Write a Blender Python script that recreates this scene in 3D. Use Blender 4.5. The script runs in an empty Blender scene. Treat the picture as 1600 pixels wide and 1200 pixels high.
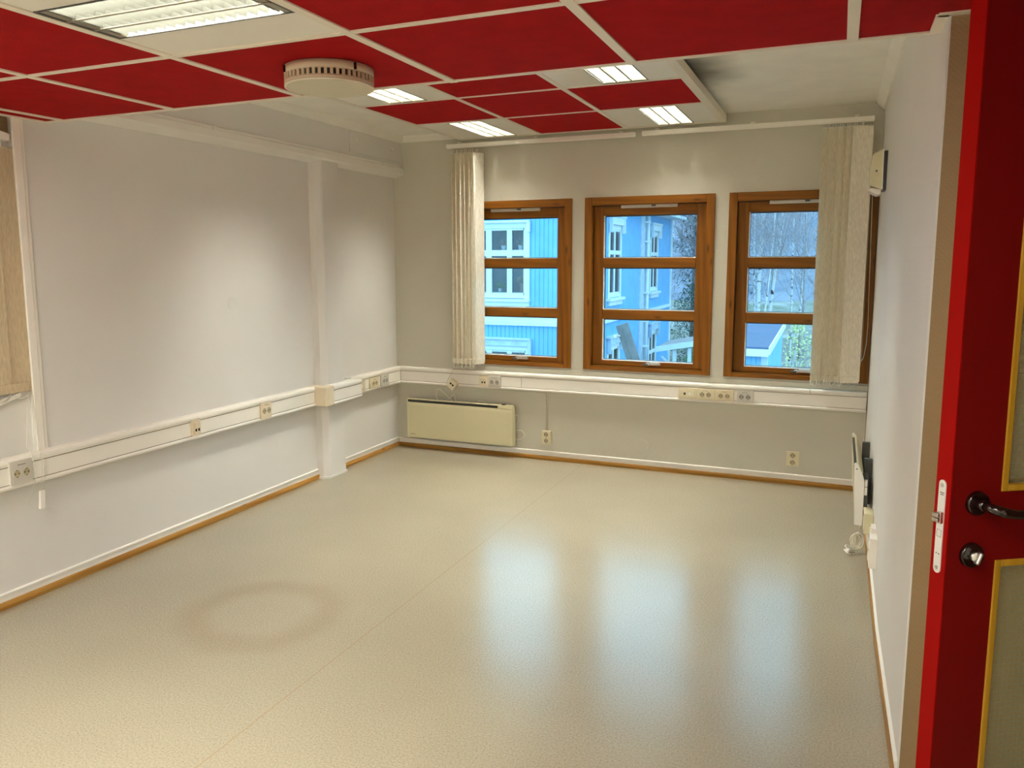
import bpy, bmesh, math, random
from mathutils import Vector, Matrix
from math import sin, cos, pi, radians, sqrt
random.seed(7)
SC = bpy.context.scene
COL = SC.collection

# ------------------------------------------------------------------ materials
def nt(name):
    m = bpy.data.materials.new(name); m.use_nodes = True
    t = m.node_tree; t.nodes.clear()
    o = t.nodes.new('ShaderNodeOutputMaterial')
    return m, t, o

def N(t, typ, **kw):
    n = t.nodes.new(typ)
    for k, v in kw.items():
        if k in n.inputs.keys() if isinstance(k, str) else False:
            n.inputs[k].default_value = v
        else:
            setattr(n, k, v)
    return n

def principled(t, o, col, rough, metal=0.0, spec=0.5):
    b = t.nodes.new('ShaderNodeBsdfPrincipled')
    b.inputs['Base Color'].default_value = (*col, 1)
    b.inputs['Roughness'].default_value = rough
    b.inputs['Metallic'].default_value = metal
    b.inputs['Specular IOR Level'].default_value = spec
    t.links.new(b.outputs[0], o.inputs[0])
    return b

def mat(name, col, rough=0.5, metal=0.0, spec=0.5, vary=0.06, scale=6.0, bump=0.0, bscale=200.0):
    """plain paint / plastic / metal with a little procedural variation"""
    m, t, o = nt(name)
    b = principled(t, o, col, rough, metal, spec)
    tc = N(t, 'ShaderNodeTexCoord')
    if vary > 0:
        nz = N(t, 'ShaderNodeTexNoise'); nz.inputs['Scale'].default_value = scale; nz.inputs['Detail'].default_value = 4
        t.links.new(tc.outputs['Object'], nz.inputs['Vector'])
        r = N(t, 'ShaderNodeMapRange'); r.inputs['From Min'].default_value = .3; r.inputs['From Max'].default_value = .7
        r.inputs['To Min'].default_value = 1 - vary; r.inputs['To Max'].default_value = 1 + vary
        t.links.new(nz.outputs['Fac'], r.inputs['Value'])
        mx = N(t, 'ShaderNodeMix', data_type='RGBA', blend_type='MULTIPLY'); mx.inputs['Factor'].default_value = 1
        mx.inputs[6].default_value = (*col, 1)
        t.links.new(r.outputs[0], mx.inputs[7]); t.links.new(mx.outputs[2], b.inputs['Base Color'])
    if bump > 0:
        n2 = N(t, 'ShaderNodeTexNoise'); n2.inputs['Scale'].default_value = bscale; n2.inputs['Detail'].default_value = 2
        t.links.new(tc.outputs['Object'], n2.inputs['Vector'])
        bp = N(t, 'ShaderNodeBump'); bp.inputs['Strength'].default_value = bump; bp.inputs['Distance'].default_value = .002
        t.links.new(n2.outputs['Fac'], bp.inputs['Height']); t.links.new(bp.outputs[0], b.inputs['Normal'])
    return m

def wallpaper(name, col):
    """painted glass-fibre wallpaper: fine woven relief"""
    m, t, o = nt(name)
    b = principled(t, o, col, .55, 0, .35)
    tc = N(t, 'ShaderNodeTexCoord')
    w1 = N(t, 'ShaderNodeTexWave', bands_direction='Z'); w1.inputs['Scale'].default_value = 60; w1.inputs['Distortion'].default_value = 1.5
    w2 = N(t, 'ShaderNodeTexWave', bands_direction='DIAGONAL'); w2.inputs['Scale'].default_value = 45; w2.inputs['Distortion'].default_value = 1.5
    nz = N(t, 'ShaderNodeTexNoise'); nz.inputs['Scale'].default_value = 1.3; nz.inputs['Detail'].default_value = 3
    for n in (w1, w2, nz): t.links.new(tc.outputs['Object'], n.inputs['Vector'])
    ad = N(t, 'ShaderNodeMath', operation='ADD'); t.links.new(w1.outputs['Fac'], ad.inputs[0]); t.links.new(w2.outputs['Fac'], ad.inputs[1])
    bp = N(t, 'ShaderNodeBump'); bp.inputs['Strength'].default_value = .22; bp.inputs['Distance'].default_value = .0015
    t.links.new(ad.outputs[0], bp.inputs['Height']); t.links.new(bp.outputs[0], b.inputs['Normal'])
    r = N(t, 'ShaderNodeMapRange'); r.inputs['From Min'].default_value = .3; r.inputs['From Max'].default_value = .7
    r.inputs['To Min'].default_value = .965; r.inputs['To Max'].default_value = 1.03
    t.links.new(nz.outputs['Fac'], r.inputs['Value'])
    mx = N(t, 'ShaderNodeMix', data_type='RGBA', blend_type='MULTIPLY'); mx.inputs['Factor'].default_value = 1; mx.inputs[6].default_value = (*col, 1)
    t.links.new(r.outputs[0], mx.inputs[7]); t.links.new(mx.outputs[2], b.inputs['Base Color'])
    return m

def wood(name, c1, c2, axis='Z', rough=.5, scale=1.0):
    """varnished pine: grain along the given axis, a few knots"""
    m, t, o = nt(name)
    b = principled(t, o, c1, rough, 0, .22)
    tc = N(t, 'ShaderNodeTexCoord'); mp = N(t, 'ShaderNodeMapping')
    s = {'X': (1.2, 22, 22), 'Y': (22, 1.2, 22), 'Z': (22, 22, 1.2)}[axis]
    mp.inputs['Scale'].default_value = tuple(v * scale for v in s)
    t.links.new(tc.outputs['Object'], mp.inputs['Vector'])
    nz = N(t, 'ShaderNodeTexNoise'); nz.inputs['Scale'].default_value = 1.6; nz.inputs['Detail'].default_value = 5; nz.inputs['Distortion'].default_value = .6
    t.links.new(mp.outputs[0], nz.inputs['Vector'])
    wv = N(t, 'ShaderNodeTexWave', bands_direction='DIAGONAL'); wv.inputs['Scale'].default_value = .55; wv.inputs['Distortion'].default_value = 7; wv.inputs['Detail'].default_value = 3
    t.links.new(mp.outputs[0], wv.inputs['Vector'])
    ad = N(t, 'ShaderNodeMath', operation='MULTIPLY'); t.links.new(nz.outputs['Fac'], ad.inputs[0]); t.links.new(wv.outputs['Fac'], ad.inputs[1])
    cr = N(t, 'ShaderNodeValToRGB'); cr.color_ramp.elements[0].position = .05; cr.color_ramp.elements[0].color = (*c1, 1)
    cr.color_ramp.elements[1].position = .65; cr.color_ramp.elements[1].color = (*c2, 1)
    t.links.new(ad.outputs[0], cr.inputs[0])
    mp2 = N(t, 'ShaderNodeMapping'); mp2.inputs['Scale'].default_value = {'X': (4, 14, 14), 'Y': (14, 4, 14), 'Z': (14, 14, 4)}[axis]
    t.links.new(tc.outputs['Object'], mp2.inputs['Vector'])
    vo = N(t, 'ShaderNodeTexVoronoi'); vo.inputs['Scale'].default_value = .9
    t.links.new(mp2.outputs[0], vo.inputs['Vector'])
    kn = N(t, 'ShaderNodeMapRange'); kn.inputs['From Min'].default_value = .05; kn.inputs['From Max'].default_value = .16
    kn.inputs['To Min'].default_value = .35; kn.inputs['To Max'].default_value = 1
    t.links.new(vo.outputs['Distance'], kn.inputs['Value'])
    mx = N(t, 'ShaderNodeMix', data_type='RGBA', blend_type='MULTIPLY'); mx.inputs['Factor'].default_value = 1
    t.links.new(cr.outputs[0], mx.inputs[6]); t.links.new(kn.outputs[0], mx.inputs[7])
    t.links.new(mx.outputs[2], b.inputs['Base Color'])
    return m

def glass(name, tint=(.96, .99, 1), ior=1.45):
    m, t, o = nt(name)
    tr = N(t, 'ShaderNodeBsdfTransparent'); tr.inputs[0].default_value = (*tint, 1)
    gl = N(t, 'ShaderNodeBsdfGlossy'); gl.inputs['Roughness'].default_value = .02
    fr = N(t, 'ShaderNodeFresnel'); fr.inputs['IOR'].default_value = ior
    mx = N(t, 'ShaderNodeMixShader')
    t.links.new(fr.outputs[0], mx.inputs[0]); t.links.new(tr.outputs[0], mx.inputs[1]); t.links.new(gl.outputs[0], mx.inputs[2])
    t.links.new(mx.outputs[0], o.inputs[0])
    return m

def emit(name, col, strength):
    m, t, o = nt(name)
    e = N(t, 'ShaderNodeEmission'); e.inputs[0].default_value = (*col, 1); e.inputs[1].default_value = strength
    t.links.new(e.outputs[0], o.inputs[0])
    return m

def floor_mat():
    m, t, o = nt('linoleum')
    b = principled(t, o, (.6, .5, .35), .3, 0, 1.0)
    b.inputs['Coat Weight'].default_value = .35; b.inputs['Coat Roughness'].default_value = .22
    tc = N(t, 'ShaderNodeTexCoord')
    sp = N(t, 'ShaderNodeTexNoise'); sp.inputs['Scale'].default_value = 150; sp.inputs['Detail'].default_value = 3; sp.inputs['Roughness'].default_value = .7
    t.links.new(tc.outputs['Object'], sp.inputs['Vector'])
    cr = N(t, 'ShaderNodeValToRGB')
    e = cr.color_ramp.elements; e[0].position = .3; e[0].color = (.265, .222, .155, 1); e[1].position = .72; e[1].color = (.42, .385, .305, 1)
    x = cr.color_ramp.elements.new(.5); x.color = (.35, .308, .225, 1)
    t.links.new(sp.outputs['Fac'], cr.inputs[0])
    # broad wear
    bn = N(t, 'ShaderNodeTexNoise'); bn.inputs['Scale'].default_value = 1.1; bn.inputs['Detail'].default_value = 5
    t.links.new(tc.outputs['Object'], bn.inputs['Vector'])
    br = N(t, 'ShaderNodeMapRange'); br.inputs['From Min'].default_value = .3; br.inputs['From Max'].default_value = .7; br.inputs['To Min'].default_value = .94; br.inputs['To Max'].default_value = 1.05
    t.links.new(bn.outputs['Fac'], br.inputs['Value'])
    m1 = N(t, 'ShaderNodeMix', data_type='RGBA', blend_type='MULTIPLY'); m1.inputs['Factor'].default_value = 1
    t.links.new(cr.outputs[0], m1.inputs[6]); t.links.new(br.outputs[0], m1.inputs[7])
    # worn ring left by a round rug
    mp = N(t, 'ShaderNodeMapping'); mp.inputs['Location'].default_value = (-1.08, 3.02, 0)
    t.links.new(tc.outputs['Object'], mp.inputs['Vector'])
    dn = N(t, 'ShaderNodeTexNoise'); dn.inputs['Scale'].default_value = 5
    t.links.new(tc.outputs['Object'], dn.inputs['Vector'])
    ln = N(t, 'ShaderNodeVectorMath', operation='LENGTH'); t.links.new(mp.outputs[0], ln.inputs[0])
    a1 = N(t, 'ShaderNodeMath', operation='MULTIPLY_ADD'); a1.inputs[1].default_value = .10; t.links.new(dn.outputs['Fac'], a1.inputs[0]); t.links.new(ln.outputs['Value'], a1.inputs[2])
    s1 = N(t, 'ShaderNodeMath', operation='SUBTRACT'); s1.inputs[1].default_value = .335; t.links.new(a1.outputs[0], s1.inputs[0])
    ab = N(t, 'ShaderNodeMath', operation='ABSOLUTE'); t.links.new(s1.outputs[0], ab.inputs[0])
    rg = N(t, 'ShaderNodeMapRange', interpolation_type='SMOOTHSTEP'); rg.inputs['From Min'].default_value = 0; rg.inputs['From Max'].default_value = .13; rg.inputs['To Min'].default_value = .38; rg.inputs['To Max'].default_value = 0
    t.links.new(ab.outputs[0], rg.inputs['Value'])
    m2 = N(t, 'ShaderNodeMix', data_type='RGBA', blend_type='MULTIPLY'); m2.inputs[7].default_value = (.80, .68, .58, 1)
    t.links.new(rg.outputs[0], m2.inputs['Factor']); t.links.new(m1.outputs[2], m2.inputs[6])
    # welded seam between two sheets
    sx = N(t, 'ShaderNodeSeparateXYZ'); t.links.new(tc.outputs['Object'], sx.inputs[0])
    k1 = N(t, 'ShaderNodeMath', operation='SUBTRACT'); k1.inputs[1].default_value = 1.596; t.links.new(sx.outputs[0], k1.inputs[0])
    k2 = N(t, 'ShaderNodeMath', operation='ABSOLUTE'); t.links.new(k1.outputs[0], k2.inputs[0])
    k3 = N(t, 'ShaderNodeMath', operation='LESS_THAN'); k3.inputs[1].default_value = .0022; t.links.new(k2.outputs[0], k3.inputs[0])
    k4 = N(t, 'ShaderNodeMath', operation='MULTIPLY'); k4.inputs[1].default_value = .8; t.links.new(k3.outputs[0], k4.inputs[0])
    m3 = N(t, 'ShaderNodeMix', data_type='RGBA'); m3.inputs[7].default_value = (.33, .22, .13, 1)
    t.links.new(k4.outputs[0], m3.inputs['Factor']); t.links.new(m2.outputs[2], m3.inputs[6]); t.links.new(m3.outputs[2], b.inputs['Base Color'])
    # gloss with smears
    rn = N(t, 'ShaderNodeTexNoise'); rn.inputs['Scale'].default_value = 2.3; rn.inputs['Detail'].default_value = 6
    t.links.new(tc.outputs['Object'], rn.inputs['Vector'])
    rr = N(t, 'ShaderNodeMapRange'); rr.inputs['From Min'].default_value = .3; rr.inputs['From Max'].default_value = .7; rr.inputs['To Min'].default_value = FLOOR_ROUGH[0]; rr.inputs['To Max'].default_value = FLOOR_ROUGH[1]
    t.links.new(rn.outputs['Fac'], rr.inputs['Value']); t.links.new(rr.outputs[0], b.inputs['Roughness'])
    bp = N(t, 'ShaderNodeBump'); bp.inputs['Strength'].default_value = .05; bp.inputs['Distance'].default_value = .004
    n3 = N(t, 'ShaderNodeTexNoise'); n3.inputs['Scale'].default_value = 9; n3.inputs['Detail'].default_value = 3
    t.links.new(tc.outputs['Object'], n3.inputs['Vector']); t.links.new(n3.outputs['Fac'], bp.inputs['Height']); t.links.new(bp.outputs[0], b.inputs['Normal'])
    return m

def fabric(name, col, trans=.35):
    m, t, o = nt(name)
    tc = N(t, 'ShaderNodeTexCoord')
    mp = N(t, 'ShaderNodeMapping'); mp.inputs['Scale'].default_value = (200, 200, 30)
    t.links.new(tc.outputs['Object'], mp.inputs['Vector'])
    nz = N(t, 'ShaderNodeTexNoise'); nz.inputs['Scale'].default_value = 1; nz.inputs['Detail'].default_value = 3
    t.links.new(mp.outputs[0], nz.inputs['Vector'])
    r = N(t, 'ShaderNodeMapRange'); r.inputs['From Min'].default_value = .3; r.inputs['From Max'].default_value = .7; r.inputs['To Min'].default_value = .86; r.inputs['To Max'].default_value = 1.08
    t.links.new(nz.outputs['Fac'], r.inputs['Value'])
    mx = N(t, 'ShaderNodeMix', data_type='RGBA', blend_type='MULTIPLY'); mx.inputs['Factor'].default_value = 1; mx.inputs[6].default_value = (*col, 1)
    t.links.new(r.outputs[0], mx.inputs[7])
    d = N(t, 'ShaderNodeBsdfDiffuse'); tr = N(t, 'ShaderNodeBsdfTranslucent')
    t.links.new(mx.outputs[2], d.inputs[0]); t.links.new(mx.outputs[2], tr.inputs[0])
    ms = N(t, 'ShaderNodeMixShader'); ms.inputs[0].default_value = trans
    t.links.new(d.outputs[0], ms.inputs[1]); t.links.new(tr.outputs[0], ms.inputs[2]); t.links.new(ms.outputs[0], o.inputs[0])
    return m

def wired_glass():
    """greenish rough-cast glass with a square wire grid"""
    m, t, o = nt('wired_glass')
    tc = N(t, 'ShaderNodeTexCoord'); sx = N(t, 'ShaderNodeSeparateXYZ'); t.links.new(tc.outputs['UV'], sx.inputs[0])
    fs = []
    for k in (0, 1):
        a = N(t, 'ShaderNodeMath', operation='FRACT'); t.links.new(sx.outputs[k], a.inputs[0])
        l = N(t, 'ShaderNodeMath', operation='LESS_THAN'); l.inputs[1].default_value = .10; t.links.new(a.outputs[0], l.inputs[0]); fs.append(l)
    mxm = N(t, 'ShaderNodeMath', operation='MAXIMUM'); t.links.new(fs[0].outputs[0], mxm.inputs[0]); t.links.new(fs[1].outputs[0], mxm.inputs[1])
    tr = N(t, 'ShaderNodeBsdfTransparent'); tr.inputs[0].default_value = (.66, .70, .46, 1)
    gl = N(t, 'ShaderNodeBsdfGlossy'); gl.inputs['Roughness'].default_value = .12
    fr = N(t, 'ShaderNodeFresnel'); fr.inputs['IOR'].default_value = 1.4
    m1 = N(t, 'ShaderNodeMixShader'); t.links.new(fr.outputs[0], m1.inputs[0]); t.links.new(tr.outputs[0], m1.inputs[1]); t.links.new(gl.outputs[0], m1.inputs[2])
    di = N(t, 'ShaderNodeBsdfDiffuse'); di.inputs[0].default_value = (.42, .42, .26, 1)
    m0 = N(t, 'ShaderNodeMixShader'); m0.inputs[0].default_value = .35; t.links.new(m1.outputs[0], m0.inputs[1]); t.links.new(di.outputs[0], m0.inputs[2])
    wr = N(t, 'ShaderNodeBsdfDiffuse'); wr.inputs[0].default_value = (.17, .16, .12, 1)
    hf = N(t, 'ShaderNodeMath', operation='MULTIPLY'); hf.inputs[1].default_value = .38; t.links.new(mxm.outputs[0], hf.inputs[0])
    m2 = N(t, 'ShaderNodeMixShader'); t.links.new(hf.outputs[0], m2.inputs[0]); t.links.new(m0.outputs[0], m2.inputs[1]); t.links.new(wr.outputs[0], m2.inputs[2])
    t.links.new(m2.outputs[0], o.inputs[0])
    return m

def bark_birch():
    m, t, o = nt('birch_bark')
    b = principled(t, o, (.8, .8, .78), .8, 0, .2)
    tc = N(t, 'ShaderNodeTexCoord'); mp = N(t, 'ShaderNodeMapping'); mp.inputs['Scale'].default_value = (2.2, 2.2, 5)
    t.links.new(tc.outputs['Object'], mp.inputs['Vector'])
    nz = N(t, 'ShaderNodeTexNoise'); nz.inputs['Scale'].default_value = 1.6; nz.inputs['Detail'].default_value = 5
    t.links.new(mp.outputs[0], nz.inputs['Vector'])
    cr = N(t, 'ShaderNodeValToRGB'); e = cr.color_ramp.elements
    e[0].position = .36; e[0].color = (.06, .06, .06, 1); e[1].position = .45; e[1].color = (.60, .60, .60, 1)
    t.links.new(nz.outputs['Fac'], cr.inputs[0]); t.links.new(cr.outputs[0], b.inputs['Base Color'])
    return m

def ground_mat(name, cols, scale, bump=.0):
    m, t, o = nt(name)
    b = principled(t, o, cols[0], .95, 0, .1)
    tc = N(t, 'ShaderNodeTexCoord')
    nz = N(t, 'ShaderNodeTexNoise'); nz.inputs['Scale'].default_value = scale; nz.inputs['Detail'].default_value = 9; nz.inputs['Roughness'].default_value = .7
    t.links.new(tc.outputs['Object'], nz.inputs['Vector'])
    cr = N(t, 'ShaderNodeValToRGB'); e = cr.color_ramp.elements
    e[0].position = .34; e[0].color = (*cols[0], 1); e[1].position = .66; e[1].color = (*cols[-1], 1)
    for i, c in enumerate(cols[1:-1]):
        x = e.new(.34 + .32 * (i + 1) / (len(cols) - 1)); x.color = (*c, 1)
    t.links.new(nz.outputs['Fac'], cr.inputs[0]); t.links.new(cr.outputs[0], b.inputs['Base Color'])
    return m

FLOOR_ROUGH = (.21, .262)
M = {}
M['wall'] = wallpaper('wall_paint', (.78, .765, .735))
M['wall_dimmed'] = wallpaper('window_wall_paint', (.60, .58, .485))  # same wallpaper as the rest; dimmer, yellower lamplight is in its colour
M['nib_shade'] = wallpaper('end_wall_shade', (.33, .215, .11))  # shaded end of the side wall: shade and warm bounce put into the colour
M['plaster'] = mat('ceiling_plaster', (.92, .90, .82), .8, vary=.03, bump=.1, bscale=90)
def dark_patch_plaster():  # plaster with a soft dark patch along the far hung ceiling edge
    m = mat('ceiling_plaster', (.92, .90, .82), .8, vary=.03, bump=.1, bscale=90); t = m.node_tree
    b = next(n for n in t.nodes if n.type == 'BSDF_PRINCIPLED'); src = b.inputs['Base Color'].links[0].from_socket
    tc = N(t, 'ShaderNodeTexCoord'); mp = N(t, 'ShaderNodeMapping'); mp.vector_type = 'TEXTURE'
    mp.inputs['Location'].default_value = (DARK_PATCH[0], DARK_PATCH[1], 2.475); mp.inputs['Scale'].default_value = (DARK_PATCH[2], DARK_PATCH[3], 1)
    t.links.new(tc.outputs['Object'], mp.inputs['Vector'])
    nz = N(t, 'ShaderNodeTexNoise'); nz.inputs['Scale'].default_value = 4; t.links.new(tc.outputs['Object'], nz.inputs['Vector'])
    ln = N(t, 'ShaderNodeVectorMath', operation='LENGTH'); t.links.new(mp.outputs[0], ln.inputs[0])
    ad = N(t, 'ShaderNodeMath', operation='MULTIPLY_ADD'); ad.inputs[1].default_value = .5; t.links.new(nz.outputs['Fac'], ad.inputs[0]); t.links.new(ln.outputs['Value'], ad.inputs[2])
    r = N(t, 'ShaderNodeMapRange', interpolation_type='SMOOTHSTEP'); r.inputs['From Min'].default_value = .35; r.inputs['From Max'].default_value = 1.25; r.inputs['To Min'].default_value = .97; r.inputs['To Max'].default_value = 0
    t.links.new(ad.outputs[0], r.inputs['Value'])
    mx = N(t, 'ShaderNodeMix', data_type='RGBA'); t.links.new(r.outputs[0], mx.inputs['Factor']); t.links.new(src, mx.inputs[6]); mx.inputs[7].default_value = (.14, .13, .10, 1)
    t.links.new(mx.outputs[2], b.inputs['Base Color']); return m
DARK_PATCH = (2.58, -1.30, .26, .66)
M['patched_plaster'] = dark_patch_plaster()
M['white'] = mat('white_plastic', (.93, .90, .82), .38, vary=.02)
M['purewhite'] = mat('white_lacquer', (.90, .88, .82), .4, vary=.02)
M['cream'] = mat('cream_plastic', (.76, .68, .48), .4, vary=.03)
M['cream2'] = mat('aged_plastic', (.74, .64, .47), .4, vary=.03)
M['greypl'] = mat('grey_plastic', (.62, .59, .52), .4, vary=.02)
M['pins'] = mat('socket_well', (.42, .36, .22), .5, vary=.05)
M['greypins'] = mat('grey_socket_well', (.36, .33, .28), .5, vary=.05)
M['black'] = mat('black_plastic', (.012, .010, .010), .25, vary=.1)
M['gap'] = mat('dark_seam', (.16, .12, .07), .8, vary=.1)
M['heater'] = mat('heater_enamel', (.68, .63, .41), .35, vary=.02)
M['steel'] = mat('brushed_steel', (.62, .60, .56), .32, 1.0, vary=.06, scale=40)
M['darksteel'] = mat('bracket_steel', (.10, .10, .095), .5, .6, vary=.1)
M['lockplate'] = mat('lock_plate', (.78, .77, .74), .35, .35, vary=.03)
M['tile'] = mat('red_acoustic_tile', (.30, .0045, .005), .85, spec=.06, vary=.10, scale=14, bump=.35, bscale=160)
M['tbar'] = mat('ceiling_bar', (.85, .79, .66), .45, vary=.02)
M['panel'] = mat('lamp_panel', (.88, .85, .76), .35, vary=.015)
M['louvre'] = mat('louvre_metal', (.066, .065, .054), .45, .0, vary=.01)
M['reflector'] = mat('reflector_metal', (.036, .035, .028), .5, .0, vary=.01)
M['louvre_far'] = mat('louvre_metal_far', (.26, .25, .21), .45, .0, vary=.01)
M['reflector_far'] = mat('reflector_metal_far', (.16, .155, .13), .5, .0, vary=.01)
M['lamprim'] = mat('lamp_frame_metal', (.32, .29, .22), .35, .8, vary=.05)
L_FAR, L_NEAR, L_FILL, L_SKY = 185.0, 175.0, 21.0, 3.8
M['lamp'] = emit('lamp_glow', (.97, .965, .83), L_FAR)
M['lamp_near'] = emit('lamp_glow_close', (.97, .965, .83), L_NEAR)
M['opal'] = emit('fill_panel_glow', (.97, .965, .83), L_FILL)
M['perf'] = mat('diffuser_paint', (.56, .45, .31), .5, vary=.02)
M['pine_z'] = wood('pine_upright', (.165, .054, .0012), (.24, .083, .003), 'Z')
M['pine_x'] = wood('pine_level', (.165, .054, .0012), (.24, .083, .003), 'X')
M['base_x'] = wood('skirting_wood', (.22, .10, .012), (.32, .155, .028), 'X', .45)
M['base_y'] = wood('skirting_wood_side', (.30, .145, .025), (.42, .22, .05), 'Y', .45)
M['beadwood'] = wood('glazing_bead_wood', (.36, .19, .012), (.46, .25, .025), 'Z', .4)
M['spacer'] = mat('glazing_spacer', (.03, .035, .05), .5, vary=.05)
M['glass'] = glass('window_glass')
M['hglass'] = glass('house_glass', (.80, .90, .93), 1.75)
M['wired'] = wired_glass()
M['floor'] = floor_mat()
M['fabric'] = fabric('blind_fabric', (.95, .90, .77), .14)
M['fabricbrown'] = fabric('old_blind_fabric', (.70, .58, .40), .2)
M['cord'] = mat('cord_white', (.80, .76, .66), .6, vary=.04)
M['cable'] = mat('cable_white', (.82, .78, .66), .4, vary=.02)
M['door'] = mat('door_lacquer', (.125, .0012, .0008), .45, spec=.16, vary=.04, scale=3)
M['dooredge'] = mat('door_edge_lacquer', (.25, .0015, .0008), .6, spec=.06, vary=.04, scale=3)
M['brownblack'] = mat('handle_plastic', (.012, .004, .003), .12, spec=.6, vary=.1)
M['siding'] = mat('blue_siding', (.17, .42, .70), .75, spec=.2, vary=.07, scale=2.5)
M['trimw'] = mat('house_trim', (.64, .70, .74), .65, spec=.2, vary=.05, scale=5)
M['trimb'] = mat('house_trim_weathered', (.44, .55, .66), .7, spec=.2, vary=.12, scale=6)
M['dark'] = mat('dim_room', (.17, .20, .22), .9, vary=.2)
M['birch'] = bark_birch()
M['bark'] = mat('dark_bark', (.30, .26, .26), .9, vary=.3, scale=8)
M['twig'] = mat('twig_bark', (.34, .30, .32), .9, vary=.3, scale=8)
M['needle'] = mat('conifer_needles', (.045, .115, .10), .8, vary=.4, scale=3)
M['leaf'] = mat('shrub_leaves', (.10, .30, .07), .7, vary=.4, scale=5)
M['leafpale'] = mat('pale_shrub_leaves', (.45, .50, .25), .7, vary=.35, scale=6)
M['leafbrown'] = mat('withered_leaves', (.38, .30, .24), .8, vary=.4, scale=6)
M['timber'] = mat('weathered_timber', (.15, .155, .16), .85, vary=.2, scale=9)
M['roof'] = mat('roof_felt', (.075, .11, .19), .8, vary=.08, scale=12)
M['ground'] = ground_mat('yard_ground', [(.12, .14, .10), (.20, .21, .19), (.34, .35, .36)], .6)
M['hill'] = ground_mat('hazed_forest', [(.085, .11, .16), (.14, .165, .22), (.22, .24, .30)], .22)  # forest with distance haze painted in as blue-grey
M['snow'] = mat('pale_boulder', (.72, .72, .72), .8, vary=.2, scale=7)
M['terracotta'] = mat('terracotta', (.50, .27, .20), .8, vary=.1)
M['potwhite'] = mat('white_pot', (.80, .82, .82), .5, vary=.03)
M['ink'] = mat('faded_print', (.17, .15, .12), .7, vary=.1)

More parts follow.
